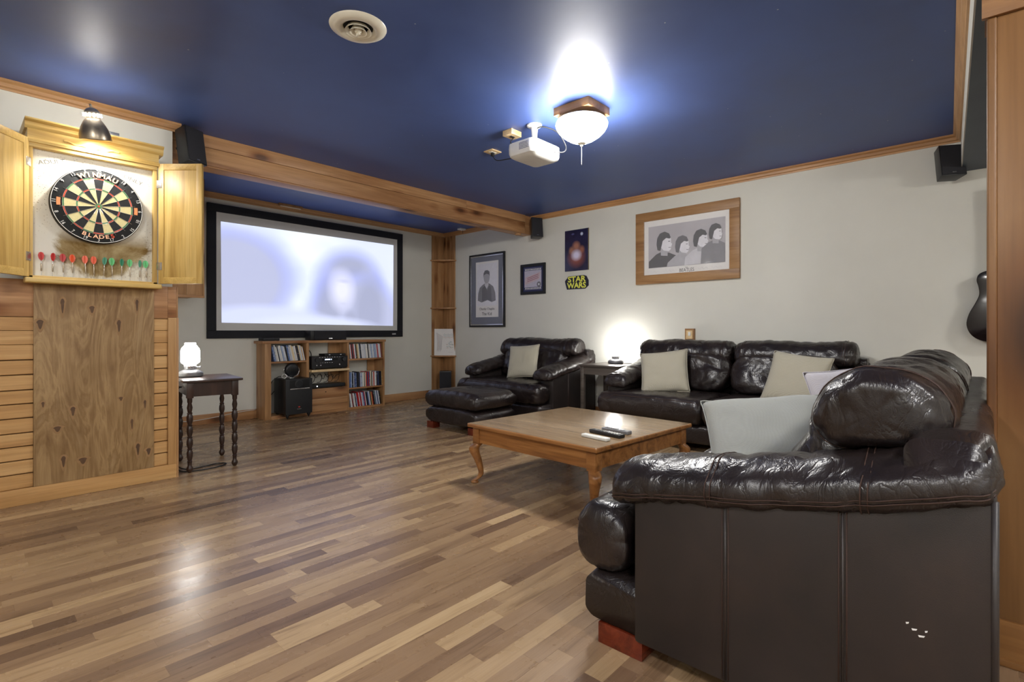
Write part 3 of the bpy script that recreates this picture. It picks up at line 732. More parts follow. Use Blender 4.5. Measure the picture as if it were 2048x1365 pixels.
img = mesh_obj('projected_picture', [(p[0], YS - .0315, p[1]) for p in q] + [(p[0], YS - .0302, p[1]) for p in q], [(0, 1, 2, 3), (7, 6, 5, 4), (0, 4, 5, 1), (1, 5, 6, 2), (2, 6, 7, 3), (3, 7, 4, 0)], film(), t)
uv = img.data.uv_layers.new(name='UVMap')
U = [(0, 0), (1, 0), (1, 1), (0, 1)] * 2
for lp in img.data.loops: uv.data[lp.index].uv = U[lp.vertex_index]

# ------------------------------------------------------------------ media shelf and what stands in it
SX0, SX1, SY0, SY1, SH = 2.390, 3.945, 5.895, 6.128, .882
t = thing('media_shelf', 'rough pine media shelf under the projection screen', 'shelf', ((SX0 + SX1) / 2, (SY0 + SY1) / 2, 0), 0, None, True)
box('top_board', (SX0 - .03, SX1 + .01), (SY0 - .012, SY1), (SH - .03, SH), M['pine'], t, .003)
box('side_board', (SX0, SX0 + .07), (SY0, SY1), (0, SH - .03), M['pinez'], t, .003)
box('side_board', (SX1 - .022, SX1), (SY0, SY1), (0, SH - .03), M['pinez'], t, .003)
box('divider', (2.870, 2.902), (SY0 + .003, SY1), (.0, SH - .03), M['pinez'], t, .003)
box('divider', (3.398, 3.424), (SY0 + .003, SY1), (.0, SH - .03), M['pinez'], t, .003)
box('shelf_board', (SX0 + .07, 2.870), (SY0 + .004, SY1), (.628, .648), M['pine'], t, .002)
box('shelf_board', (SX0 + .07, 2.870), (SY0 + .0, SY1), (.012, .034), M['pine'], t, .002)
box('shelf_board', (2.902, 3.398), (SY0 - .06, SY1), (.506, .532), M['paleply'], t, .003)
box('shelf_board', (3.424, SX1 - .022), (SY0 + .004, SY1), (.622, .642), M['pine'], t, .002)
box('shelf_board', (3.424, SX1 - .022), (SY0 + .004, SY1), (.258, .276), M['pine'], t, .002)
box('shelf_board', (3.424, SX1 - .022), (SY0 + .0, SY1), (.002, .022), M['pine'], t, .002)
box('shelf_board', (2.902, 3.398), (SY0 + .006, SY1), (.282, .302), M['pine'], t, .002)
for a, b in ((.03, .105), (.107, .182), (.184, .300)): box('front_plank', (2.902, 3.398), (SY0 - .004, SY0 + .016), (a, b), M['pine'], t, .003)
box('bottom_rail', (2.40, SX1), (SY0 + .004, SY0 + .02), (0, .03), M['pine'], t)
box('back_slat', (2.74, 2.870), (SY1 - .018, SY1), (.034, .628), M['pinez'], t); box('back_slat', (3.26, 3.398), (SY1 - .018, SY1), (.302, SH - .03), M['pinez'], t); box('back_slat', (3.82, SX1 - .022), (SY1 - .018, SY1), (.03, SH - .03), M['pinez'], t)
box('knot_hole', (3.10, 3.114), (SY0 - .0048, SY0 - .003), (.25, .262), M['dark'], t)
dvdc = [srgb(*c) for c in ((224, 222, 216), (206, 208, 214), (188, 196, 210), (150, 168, 200), (40, 42, 52), (28, 28, 32), (176, 44, 44), (226, 210, 176), (84, 110, 160), (120, 60, 60), (210, 214, 220), (60, 72, 110), (190, 150, 90), (110, 120, 120))]
dvdm = []
for i, c in enumerate(dvdc):
    T = NT('dvd_case_%d' % i); n = T.noise(T.coords((8, 8, 26)), 2.0, 2)
    c2 = dvdc[(i * 5 + 3) % len(dvdc)]
    dvdm.append(T.base(T.ramp(n, [(.50, c), (.62, c), (.66, tuple(.5 * a + .5 * b for a, b in zip(c, c2))), (.8, c)]), .35))
wl = (7, 6, 5, 4, 2, 2, 2, 3, 1, 1, 5, 1, 1, 1); wm = (2, 2, 2, 2, 4, 5, 4, 1, 2, 3, 2, 3, 1, 2); wd3 = (5, 4, 3, 3, 2, 2, 2, 2, 2, 1, 4, 1, 2, 1)
DVDN = ('white', 'light grey', 'pale blue', 'blue', 'dark', 'black', 'red', 'cream', 'mid blue', 'maroon', 'off-white', 'navy', 'tan', 'grey-green')
def ordinal(n):
    o = ['', 'first', 'second', 'third', 'fourth', 'fifth', 'sixth', 'seventh', 'eighth', 'ninth', 'tenth', 'eleventh', 'twelfth', 'thirteenth', 'fourteenth', 'fifteenth', 'sixteenth', 'seventeenth', 'eighteenth', 'nineteenth']
    if n < 20: return o[n]
    t_ = {2: ('twentieth', 'twenty'), 3: ('thirtieth', 'thirty'), 4: ('fortieth', 'forty')}[n // 10]
    return t_[0] if n % 10 == 0 else t_[1] + '-' + o[n % 10]
def lean_row(x0, x1, z, label, group, lean, weights, hs):
    # cases lean to the left: bottoms right of tops
    x = x0; n = 0
    while True:
        wd = R.choice((.0125, .0135, .0135, .0145, .018)); h = R.uniform(*hs); an = -lean * R.uniform(.95, 1.05)
        step = wd / math.cos(an) + .0008
        if x + step + h * math.sin(lean) > x1: break
        mi = R.choices(range(len(dvdm)), weights)[0]; n += 1
        o = mesh_obj('dvd_case', bv(0, wd, 0, .135, 0, h), BF, dvdm[mi])
        bevel(o, .0012, 1, False)
        o.location = (x + h * math.sin(lean) * 0 + h * math.sin(lean), SY0 + .010 + R.uniform(0, .012), z + wd * 0 + .0008); o.rotation_euler = (0, an, 0)
        tag(o, '%s DVD case, %s from the left in %s' % (DVDN[mi], ordinal(n), label), 'dvd case', group); x += step
lean_row(SX0 + .074, 2.866, .648, 'the upper left compartment', 'dvd cases in the upper left compartment', .21, wl, (.165, .188))
lean_row(3.428, 3.920, .642, 'the top right row', 'dvd cases on the top right shelf', .12, wl, (.180, .19))
lean_row(3.428, 3.920, .276, 'the middle right row', 'dvd cases on the middle right shelf', .03, wm, (.178, .196))
lean_row(3.428, 3.915, .022, 'the bottom right row', 'dvd cases on the bottom right shelf', .16, wd3, (.175, .192))

t = thing('center_speaker', 'wide black center speaker on top of the media shelf', 'speaker', (3.17, 5.985, SH), 0, None, True)
box('cabinet', (2.935, 3.40), (5.925, 6.07), (SH + .004, 1.000), M['black'], t, .006); box('grille', (2.975, 3.395), (5.912, 5.926), (SH + .008, .996), M['grille'], t, .004)
box('badge', (3.16, 3.205), (5.9105, 5.912), (SH + .018, SH + .028), M['silver'], t); box('foot_pad', (3.0, 3.34), (5.94, 6.05), (SH, SH + .005), M['blackm'], t)
t = thing('cable_box', 'flat black box on the left end of the media shelf top', 'box', (2.47, 5.99, SH), 0, None, True)
box('case', (2.385, 2.565), (5.92, 6.06), (SH + .003, SH + .03), M['blackm'], t, .004)
for sx in (2.40, 2.55): box('foot', (sx - .008, sx + .008), (5.93, 5.95), (SH, SH + .004), M['dark'], t)

t = thing('av_receiver', 'black audio receiver with lit display on the pale shelf', 'receiver', (3.15, 5.97, .532), 0, None, True)
rx0, rx1, ry = 2.920, 3.385, 5.868
box('case', (rx0, rx1), (ry + .012, 6.10), (.545, .688), M['black'], t, .004); fp = box('front_panel', (rx0, rx1), (ry, ry + .014), (.545, .688), M['blackm'], t, .003)
box('display', (rx0 + .13, rx1 - .13), (ry - .0012, ry), (.636, .662), M['dark'], fp)
DB = glow('display_blue', (.45, .62, 1, 1), 3.0)
for i, (dx_, wd_) in enumerate(((.0, .012), (.016, .008), (.028, .012), (.044, .010), (.058, .010), (.080, .006))): box('display_glow', (rx0 + .165 + dx_, rx0 + .165 + dx_ + wd_), (ry - .0018, ry - .0012), (.643, .656), DB, fp)
for kx, kr in ((rx0 + .055, .020), (rx1 - .055, .026)):
    lathe('knob', [(kr, 0), (kr, .014), (kr * .9, .018), (0, .018)], M['black'], fp, (kx, ry, .648), 24, Matrix.Rotation(PI / 2, 4, 'X'))
for i in range(9): box('button', (rx0 + .09 + i * .032, rx0 + .108 + i * .032), (ry - .003, ry), (.672, .679), M['silver'], fp, .001)
for i in range(6): box('button', (rx0 + .10 + i * .03, rx0 + .114 + i * .03), (ry - .002, ry), (.610, .614), M['silver'], fp)
for kx in (rx0 + .06, rx0 + .11, rx1 - .11): lathe('jack', [(.008, 0), (.008, .004), (0, .004)], M['silver'], fp, (kx, ry, .583), 16, Matrix.Rotation(PI / 2, 4, 'X'))
for kx in (rx0 + .05, rx1 - .05): lathe('foot', [(.018, 0), (.018, .014)], M['blackm'], t, (kx, ry + .04, .532))
t = thing('streaming_box', 'thin black device with a strip of lights on the receiver', 'media box', (3.24, 5.97, .688), 0, None, True)
box('case', (3.10, 3.375), (5.90, 6.05), (.690, .716), M['blackm'], t, .004)
for kx in (3.15, 3.30): box('status_light', (kx, kx + .02), (5.8985, 5.900), (.702, .706), M['silver'], t)
box('foot', (3.12, 3.36), (5.92, 6.03), (.688, .691), M['dark'], t)
t = thing('disc_player', 'slim black disc player on the lower middle shelf with a white light', 'disc player', (3.14, 6.0, .302), 0, None, True)
box('case', (2.935, 3.37), (5.90, 6.10), (.308, .350), M['black'], t, .004); box('front_panel', (2.945, 3.36), (5.897, 5.902), (.312, .346), M['blackm'], t, .001)
lathe('power_light', [(.006, 0), (.006, .002), (0, .002)], glow('power_white', (.9, .95, 1, 1), 4), t, (3.00, 5.897, .332), 14, Matrix.Rotation(PI / 2, 4, 'X'))
for kx in (2.96, 3.34): box('foot', (kx - .012, kx + .012), (5.93, 5.95), (.302, .309), M['dark'], t)
def cable(label, pts, r=.0035, mat='blackm'):
    return tag(tube('cable', pts, r, M[mat]), label, 'cable')
for i, (a, lb) in enumerate(((2.95, 'leftmost'), (3.04, 'second'), (3.13, 'third'), (3.19, 'fourth'), (3.27, 'rightmost'))):
    cable('%s black cable looping behind the disc player' % lb, [(a, 6.08, .47), (a + .02, 6.04, .40 + .02 * (i % 2)), (a + .06, 6.06, .47 - .01 * i), (a + .10, 6.05, .44), (a + .09, 6.07, .37), (a + .05, 6.085, .358)])
cable('thick black cable hanging over the receiver at the left', [(2.935, 6.09, .84), (2.96, 6.07, .79), (3.01, 6.08, .73), (3.03, 6.105, .69)], .005)
cable('black cable beside the shelf divider in front of the subwoofer', [(2.925, 5.93, .50), (2.915, 5.92, .44), (2.93, 5.90, .38), (2.925, 5.885, .33), (2.93, 5.90, .306)], .004)

t = thing('subwoofer', 'black subwoofer on spiked feet in front of the media shelf', 'subwoofer', (2.70, 5.86, 0), 0, None, True)
ux0, ux1, uy0, uy1, uz0, uz1 = 2.552, 2.860, 5.735, 6.04, .055, .452
box('cabinet', (ux0, ux1), (uy0 + .01, uy1), (uz0, uz1), M['black'], t, .004)
fr = box('front_panel', (ux0, ux1), (uy0, uy0 + .012), (uz0, uz1), M['blackm'], t, .004)
box('port_recess', (ux0 + .045, ux1 - .035), (uy0 - .003, uy0), (.340, .440), M['dark'], fr, .002)
lathe('port', [(.045, 0), (.048, .004), (.038, .006), (.034, .001), (0, .001)], M['black'], fr, (2.70, uy0 - .003, .394), 28, Matrix.Rotation(PI / 2, 4, 'X'))
box('port_ledge', (ux0 + .045, ux1 - .035), (uy0 - .012, uy0), (.336, .346), M['silver'], fr, .002)
box('emblem', (2.695, 2.715), (uy0 - .001, uy0), (.128, .140), plain('emblem_red', srgb(190, 60, 50), .4), fr); box('name_bar', (2.68, 2.73), (uy0 - .001, uy0), (.108, .114), M['silver'], fr)
for sx in (ux0 + .03, ux1 - .03):
    for sy in (uy0 + .03, uy1 - .03): lathe('spike_foot', [(.0, 0.001), (.006, .012), (.022, .045), (.022, .056)], M['black'], t, (sx, sy, 0), 16)
t = thing('round_satellite_speaker', 'round black speaker on a chrome stand on top of the subwoofer', 'speaker', (2.70, 5.90, .452), 0, None, True)
lathe('base', [(.0, .0), (.05, .0), (.05, .006), (.02, .012), (.012, .02)], M['silver'], t, (2.70, 5.93, .452), 24)
lathe('driver_housing', [(.0, -.03), (.06, -.03), (.078, -.02), (.082, .0), (.07, .03), (.03, .05), (.0, .052)], M['black'], t, (2.705, 5.93, .545), 32, Matrix.Rotation(PI / 2 + .15, 4, 'X') @ Matrix.Rotation(PI, 4, 'X'))
for sx in (-1, 1): tube('yoke', [(2.70, 5.93, .468), (2.705 + sx * .06, 5.93, .475), (2.705 + sx * .090, 5.93, .52), (2.705 + sx * .088, 5.93, .56)], .005, M['silver'], t)
cable('black cable curling from the subwoofer left side', [(2.56, 6.05, .30), (2.50, 6.02, .26), (2.478, 5.98, .33), (2.50, 5.97, .42), (2.58, 5.98, .47), (2.63, 6.0, .463)], .004)
cable('white cable coiled beside the round speaker', [(2.60, 5.86, .456), (2.58, 5.90, .47), (2.61, 5.92, .50), (2.63, 5.88, .48), (2.60, 5.87, .4565)], .004, 'white')
# ------------------------------------------------------------------ corner shelves
t = thing('corner_shelf', 'knotty pine corner shelf tower with rounded shelves', 'shelf', (XP, YS, 0), 0, None, True)
for a, b in ((4.937, 5.055), (5.056, XP - .016)): box('back_plank', (a, b), (YS - .016, YS - .001), (0, H - .057), M['pinez'], t, .002)
for a, b in ((5.879, 5.975), (5.976, 6.06), (6.061, YS - .016)): box('back_plank', (XP - .016, XP - .001), (a, b), (0, H - .057), M['pinez'], t, .002)
for z in (2.060, 1.344, .626):
    pts = [(XP - .016, YS - .016), (4.902, YS - .016)] + [(4.902 + (XP - .016 - 4.902) * (k / 10), YS - .016 - (YS - .016 - 5.842) * (k / 10) - .075 * math.sin(k / 10 * PI)) for k in range(1, 10)] + [(XP - .016, 5.842)]
    prism('shelf_board', pts, 2, z - .018, z, M['pine'], t, .002)
t = thing('canvas_print', 'small white canvas print with faint sketches on the corner shelf', 'canvas', (5.06, 5.985, .626), 0, None)
cv = Matrix.Rotation(math.radians(-44), 4, 'Z') @ Matrix.Rotation(math.radians(-5), 4, 'X')
def cvb(nm, x, y, z, mt, pr): return xform(box(nm, x, y, z, mt, pr), cv)
c_ = cvb('canvas', (-.158, .158), (-.009, .009), (.0, .40), M['paper'], t)
SK = [plain('sketch_grey', srgb(150, 146, 150), .7), plain('sketch_green', srgb(150, 168, 150), .7), plain('sketch_brown', srgb(176, 140, 112), .7), plain('sketch_teal', srgb(120, 156, 160), .7)]
def csk(pts, r, m): 
    o = tube('sketch_line', pts, r, m, c_, 4, 4); xform(o, cv); return o
Q = random.Random(3)
for k in range(9):
    u = -.02 + k % 3 * .055; v = .31 - (k // 3) * .022
    csk([(u, -.0095, v), (u + .015, -.0095, v + .014), (u + .03, -.0095, v - .004), (u + .045, -.0095, v + .006)], .0018, SK[3] if k < 6 else SK[2])
for k in range(14):
    u = Q.uniform(-.01, .12); v = Q.uniform(.10, .20)
    csk([(u, -.0095, v), (u + .012, -.0095, v + .016), (u + .022, -.0095, v + .002)], .0022, Q.choice(SK))
for k in range(6):
    u = -.115 + k * .012
    csk([(u, -.0095, .06 + .02 * (k % 2)), (u + .006, -.0095, .18), (u - .004 + .004 * k, -.0095, .34 - .01 * k)], .0025, SK[k % 2 * 2 if k < 2 else 0])
csk([(.05, -.0095, .045), (.09, -.0095, .047), (.12, -.0095, .044)], .0012, SK[0])
t = thing('bookshelf_speaker', 'small black box speaker on the floor under the corner shelves', 'speaker', (5.0, 5.90, 0), math.radians(-42), None)
box('cabinet', (-.085, .085), (-.06, .10), (0, .40), M['black'], t, .006); box('grille', (-.08, .08), (-.070, -.059), (.01, .39), M['grille'], t, .004); box('badge', (-.012, .012), (-.0715, -.07), (.03, .04), M['silver'], t)

# ------------------------------------------------------------------ pictures on the wall
def frame(t, y0, y1, z0, z1, fw, depth, mat, b=.003, mat2=None):
    x0, x1 = XP - depth, XP - .001
    for nm, yy, zz in (('frame_rail', (y0, y1), (z1 - fw, z1)), ('frame_rail', (y0, y1), (z0, z0 + fw)), ('frame_stile', (y0, y0 + fw), (z0 + fw, z1 - fw)), ('frame_stile', (y1 - fw, y1), (z0 + fw, z1 - fw))):
        box(nm, (x0, x1), yy, zz, mat, t, b)
def flat(name, pts, x, mat, parent, th=.0008):   # pts (y,z)
    return prism(name, pts, 0, x - th, x, mat, parent)
def ell(cy, cz, ry, rz, n=18, rot=0):
    return [(cy + ry * math.cos(a) * math.cos(rot) - rz * math.sin(a) * math.sin(rot), cz + ry * math.cos(a) * math.sin(rot) + rz * math.sin(a) * math.cos(rot)) for a in [2 * PI * k / n for k in range(n)]]
def glass(t, y0, y1, z0, z1, x):
    T = MATS.get('glazing')
    if not T:
        N = NT('glazing'); N.noise(N.coords(), 3); N.b.inputs['Alpha'].default_value = .06; T = MATS['glazing'] = N.base((1, 1, 1, 1), .06, 0, .6)
    return box('glass', (x - .0015, x), (y0, y1), (z0, z1), T, t)
GR = [plain('print_grey_%d' % v, srgb(v, v - 1, v + 6), .6, var=.08, scale=14) for v in (52, 84, 120, 168, 200, 222)]
# tall portrait
t = thing('framed_portrait', 'tall framed grey portrait drawing above the armchair', 'picture', (XP, 5.195, 1.05), 0, None, True)
frame(t, 4.845, 5.545, 1.050, 2.090, .022, .03, M['blackm'])
for yy, zz in (((4.867, 5.523), (2.050, 2.068)), ((4.867, 5.523), (1.072, 1.090))): box('silver_lip', (XP - .028, XP - .006), yy, zz, M['silver'], t, .002)
for yy in ((4.867, 4.882), (5.505, 5.523)): box('silver_lip', (XP - .028, XP - .006), yy, (1.09, 2.05), M['silver'], t, .002)
box('mat_board', (XP - .012, XP - .004), (4.88, 5.51), (1.08, 2.06), plain('slate_mat', srgb(86, 92, 112), .7), t)
pr = box('print', (XP - .0135, XP - .012), (4.97, 5.42), (1.19, 1.98), M['paper'], t)
box('print_panel', (XP - .0142, XP - .0135), (4.99, 5.40), (1.35, 1.95), plain('print_cool', srgb(224, 224, 232), .6), pr)
xx = XP - .0142
flat('drawn_shoulders', [(5.02, 1.42), (5.03, 1.53), (5.07, 1.62), (5.13, 1.655), (5.17, 1.675), (5.22, 1.675), (5.28, 1.65), (5.34, 1.61), (5.37, 1.53), (5.38, 1.43), (5.30, 1.40), (5.18, 1.43), (5.10, 1.40)], xx, GR[2], pr)
flat('drawn_coat', [(5.10, 1.41), (5.11, 1.60), (5.15, 1.64), (5.19, 1.56), (5.24, 1.64), (5.29, 1.60), (5.29, 1.41), (5.19, 1.44)], xx - .0008, GR[1], pr)
flat('drawn_neck', [(5.16, 1.64), (5.16, 1.70), (5.235, 1.70), (5.235, 1.64), (5.195, 1.59)], xx - .0016, GR[4], pr)
flat('drawn_head', ell(5.197, 1.745, .058, .078), xx - .0024, GR[3], pr)
flat('drawn_hair', [(5.135, 1.76), (5.14, 1.83), (5.18, 1.855), (5.23, 1.85), (5.258, 1.81), (5.26, 1.75), (5.245, 1.79), (5.20, 1.805), (5.15, 1.79)], xx - .0032, GR[1], pr)
for s_, zz, sz in (('Charlie Chaplin', 1.305, .048), ('The Kid', 1.235, .062)): text(s_, sz, M['ink'], pr, face_mX(xx - .001, 5.195, zz), 'title', .0003)
glass(t, 4.88, 5.51, 1.08, 2.06, XP - .019)
# small film frame
t = thing('framed_film_print', 'small square black frame with a film strip print', 'picture', (XP, 4.345, 1.474), 0, None, True)
frame(t, 4.138, 4.553, 1.474, 1.872, .035, .025, M['blackm'])
box('mat_board', (XP - .010, XP - .004), (4.17, 4.52), (1.50, 1.845), plain('navy_mat', srgb(40, 44, 84), .6), t)
pr = box('print', (XP - .0115, XP - .010), (4.205, 4.492), (1.535, 1.815), plain('print_lilac', srgb(186, 182, 200), .6), t)
for z in (1.545, 1.79):
    box('film_edge', (XP - .0122, XP - .0115), (4.205, 4.492), (z - .006, z + .022), plain('film_navy', srgb(52, 54, 92), .6), pr)
    for k in range(11): box('perforation', (XP - .0128, XP - .0122), (4.213 + k * .0255, 4.227 + k * .0255), (z - .001, z + .016), M['chalk'], pr)
tk = [(4.22, 1.76), (4.47, 1.70), (4.485, 1.60), (4.235, 1.665)]
flat('ticket', tk, XP - .0122, plain('ticket_rose', srgb(196, 176, 184), .6), pr)
for k in range(3): flat('ticket_line', [(4.25, 1.735 - k * .022), (4.44, 1.69 - k * .022), (4.44, 1.682 - k * .022), (4.25, 1.727 - k * .022)], XP - .0130, plain('ticket_red', srgb(150, 96, 110), .6), pr)
flat('reel', ell(4.245, 1.60, .035, .035), XP - .0130, GR[2], pr); flat('reel_hub', ell(4.245, 1.60, .012, .012), XP - .0136, GR[5], pr)
# dark film poster: generic stand-in
def poster_mat():
    T = NT('dark_poster_print'); co = T.coords((1, 1, 1), False)
    n = T.noise(co, 9, 4, .5)
    def blob(y, z, sy, sz, soft):
        mp = T.n('ShaderNodeMapping', vector_type='TEXTURE'); T.l(co, mp.inputs[0]); mp.inputs['Location'].default_value = (0, y, z); mp.inputs['Scale'].default_value = (1, sy, sz)
        g = T.n('ShaderNodeTexGradient', gradient_type='SPHERICAL'); T.l(mp.outputs[0], g.inputs[0])
        return T.ramp(g.outputs['Fac'], [(.0, (0, 0, 0, 1)), (soft, (1, 1, 1, 1))])
    col = T.ramp(n, [(.3, srgb(22, 22, 50)), (.7, srgb(44, 40, 76))])
    for y, z, sy, sz, so, c in ((0, .16, .15, .14, .8, (150, 84, 66)), (.0, .30, .07, .07, .7, (168, 116, 96)), (.07, .25, .05, .06, .7, (160, 112, 90)), (-.08, .25, .05, .06, .7, (150, 96, 76)), (.0, .19, .09, .08, .7, (214, 210, 236)), (-.08, .44, .025, .025, .6, (190, 200, 226)), (.05, .45, .03, .015, .6, (90, 90, 140))):
        col = T.mix(blob(y, z, sy, sz, so), col, srgb(*c))
    return T.base(col, .35)
t = thing('film_poster', 'dark blue and orange poster on the wall above the yellow sign', 'poster', (XP, 3.660, 1.728), 0, None, True)
box('board', (XP - .010, XP - .001), (3.487, 3.831), (1.728, 2.228), poster_mat(), t, .001)
box('edge_strip', (XP - .0105, XP - .001), (3.481, 3.488), (1.728, 2.228), plain('poster_edge', srgb(120, 110, 84), .6), t)
t = thing('wall_sign', 'yellow and black STAR WARS sign under the dark poster', 'sign', (XP, 3.655, 1.50), 0, None, True)
YEL = plain('sign_yellow', srgb(226, 226, 92), .5, var=.02); NAV = plain('sign_navy', srgb(24, 26, 48), .5)
bp_ = [(3.80, 1.505), (3.53, 1.505), (3.485, 1.54), (3.485, 1.60), (3.515, 1.655), (3.55, 1.668), (3.76, 1.662), (3.80, 1.64), (3.83, 1.61), (3.825, 1.585)]
pl = flat('plaque', bp_, XP - .001, NAV, t, .009)
for s_, zz, w_ in (('STAR', 1.622, 1.18), ('WARS', 1.547, 1.06)):
    text(s_, .098, NAV, t, face_mX(XP - .0104, 3.655, zz), 'letters_outline', .0006, w_, off=.006)
    text(s_, .094, YEL, t, face_mX(XP - .0118, 3.655, zz), 'letters', .0008, w_, off=.0028)
# wide photo print: generic stand-in with four busts
t = thing('framed_group_print', 'wide oak framed black and white group print above the loveseat', 'picture', (XP, 2.29, 1.506), 0, None, True)
frame(t, 1.737, 2.846, 1.506, 2.284, .096, .032, M['frameoak'], .003)
box('mount', (XP - .012, XP - .004), (1.83, 2.75), (1.60, 2.19), M['paper'], t)
pr = box('print', (XP - .0135, XP - .012), (1.875, 2.70), (1.675, 2.125), plain('print_mid', srgb(176, 172, 178), .6, var=.1, scale=3), t)
for i, (cy, cz, s_, hm, bm2) in enumerate(((2.50, 1.935, 1.10, 0, 0), (2.30, 1.885, .98, 1, 3), (2.105, 1.925, .98, 0, 4), (1.955, 1.975, .86, 0, 2))):
    xx = XP - .0135 - i * .0032
    lo = 1.678; sc_ = lambda pts: [(min(2.695, max(1.88, cy + a * s_)), max(lo, cz + b_ * s_)) for a, b_ in pts]
    flat('bust', sc_([(-.17, -.4), (.19, -.4), (.18, -.17), (.10, -.105), (.045, -.085), (-.035, -.10), (-.10, -.13), (-.15, -.18)]), xx, GR[bm2], pr)
    flat('bust_neck', sc_([(-.02, -.13), (.05, -.12), (.05, -.05), (-.02, -.05)]), xx - .0006, GR[3], pr)
    flat('bust_face', sc_([(.02, -.075), (-.03, -.085), (-.052, -.07), (-.056, -.045), (-.066, -.018), (-.055, -.008), (-.055, .03), (-.04, .06), (.0, .075), (.05, .04), (.05, -.04)]), xx - .0012, GR[5], pr)
    flat('bust_hair', sc_([(-.052, .045), (-.035, .085), (.01, .108), (.06, .095), (.088, .05), (.095, -.01), (.085, -.065), (.055, -.075), (.04, -.02), (.03, .02), (-.005, .045), (-.04, .035)]), xx - .0018, GR[hm], pr)
    flat('bust_eye', sc_([(-.046, .012), (-.026, .014), (-.026, .008), (-.046, .006)]), xx - .0024, GR[0], pr)
    flat('bust_mouth', sc_([(-.052, -.048), (-.030, -.046), (-.030, -.051), (-.052, -.053)]), xx - .0024, GR[1], pr)
text('THE', .016, M['ink'], pr, face_mX(XP - .0126, 2.275, 1.655), 'title', .0003); text('BEATLES', .050, M['ink'], pr, face_mX(XP - .0126, 2.27, 1.627), 'title', .0003, .85)
for k, yy in enumerate((2.62, 2.45, 2.10, 1.96)): 
    tube('signature', [(XP - .0125, yy + .05 - j * .02, 1.632 + .010 * ((-1) ** j)) for j in range(6)], .0012, GR[4], pr, 4, 4)
glass(t, 1.83, 2.75, 1.60, 2.19, XP - .0265)
t = thing('wall_outlet', 'small wooden outlet box with a white socket above the loveseat', 'outlet', (XP, 2.229, .90), 0, None, True)
box('box', (XP - .045, XP - .001), (2.182, 2.276), (.90, 1.020), M['frameoak'], t, .003); box('cover', (XP - .047, XP - .045), (2.195, 2.262), (.915, 1.0), M['paleply'], t); box('socket', (XP - .052, XP - .047), (2.212, 2.24), (.945, .985), M['white'], t, .003)
# guitar
t = thing('guitar', 'dark glossy guitar hanging on the wall behind the post', 'guitar', (XP, -.10, .91), 0, None, True)
gy = -.098
half = [(.0, .912), (.10, .922), (.165, .965), (.193, 1.04), (.180, 1.12), (.145, 1.20), (.124, 1.26), (.128, 1.32), (.138, 1.37), (.120, 1.415), (.06, 1.437), (.0, 1.44)]
hc = catmull([(a, 0, z) for a, z in half], 4)
pts = [(gy + p.x, p.z) for p in hc] + [(gy - p.x, p.z) for p in hc[::-1][1:-1]]
GM = plain('guitar_lacquer', srgb(24, 16, 16), .12, var=.5, scale=6)
prism('body', pts, 0, XP - .12, XP - .03, GM, t, .006)
lathe('sound_hole', [(.0, 0), (.05, 0), (.05, .001), (0, .001)], M['dark'], t, (XP - .12, gy, 1.28), 24, Matrix.Rotation(-PI / 2, 4, 'Y'))
box('bridge', (XP - .128, XP - .12), (gy - .08, gy + .08), (1.08, 1.105), M['dkwood'], t, .003)
box('neck', (XP - .135, XP - .105), (gy - .027, gy + .027), (1.30, 1.86), M['dkwood'], t, .006)
box('headstock', (XP - .125, XP - .105), (gy - .04, gy + .04), (1.86, 2.04), GM, t, .004)
for k in range(6): tube('string', [(XP - .137, gy - .02 + k * .008, 1.09), (XP - .137, gy - .02 + k * .008, 1.88)], .0008, M['wire'], t, 4, 1, curve=False)
box('hanger', (XP - .11, XP - .001), (gy - .02, gy + .02), (1.88, 1.92), M['blackm'], t, .003)

# ------------------------------------------------------------------ tables and lamps
def turned_leg(parent, x, y, h, mat, r=.018):
    prof = [(.008, 0), (.014, .006), (.021, .022), (.021, .034), (.013, .048), (.014, .075), (.017, .08), (.012, .086)]
    z = .09
    unit = (h - .10 - z) / 4
    for k in range(4):
        b = z + k * unit
        prof += [(.015, b + .004), (.0205 if k % 2 else .019, b + unit * .30), (.0195, b + unit * .62), (.014, b + unit * .82), (.0175, b + unit * .87), (.0175, b + unit * .91), (.012, b + unit * .96)]
    prof += [(.014, h - .095), (.018, h - .07), (.012, h - .04), (.016, h - .03), (.016, h)]
    return lathe('leg', prof, mat, parent, (x, y, 0), 18)
t = thing('side_table', 'dark turned-leg side table by the end of the wainscot', 'table', (1.325, 4.315, 0), math.radians(-7))
tw, td, th = .335, .47, .652
for sx in (-1, 1):
    for sy in (-1, 1):
        turned_leg(t, sx * (tw / 2 - .025), sy * (td / 2 - .025), th - .125, M['dkwood'])
        box('leg_block', (sx * (tw / 2 - .025) - .021, sx * (tw / 2 - .025) + .021), (sy * (td / 2 - .025) - .021, sy * (td / 2 - .025) + .021), (th - .128, th - .018), M['dkwood'], t, .002)
box('apron', (-tw / 2 + .04, tw / 2 - .04), (-td / 2 + .008, -td / 2 + .024), (th - .118, th - .018), M['dkwood'], t); box('apron', (-tw / 2 + .04, tw / 2 - .04), (td / 2 - .024, td / 2 - .008), (th - .118, th - .018), M['dkwood'], t)
box('apron', (tw / 2 - .024, tw / 2 - .008), (-td / 2 + .04, td / 2 - .04), (th - .118, th - .018), M['dkwood'], t)
dr = box('drawer', (-tw / 2 + .006, -tw / 2 + .022), (-td / 2 + .047, td / 2 - .047), (th - .112, th - .022), M['dkwood'], t, .002)
lathe('drawer_knob', [(.005, 0), (.005, .012), (.012, .018), (.010, .026), (0, .028)], M['blackm'], dr, (-tw / 2 + .006, 0, th - .066), 14, Matrix.Rotation(-PI / 2, 4, 'Y'))
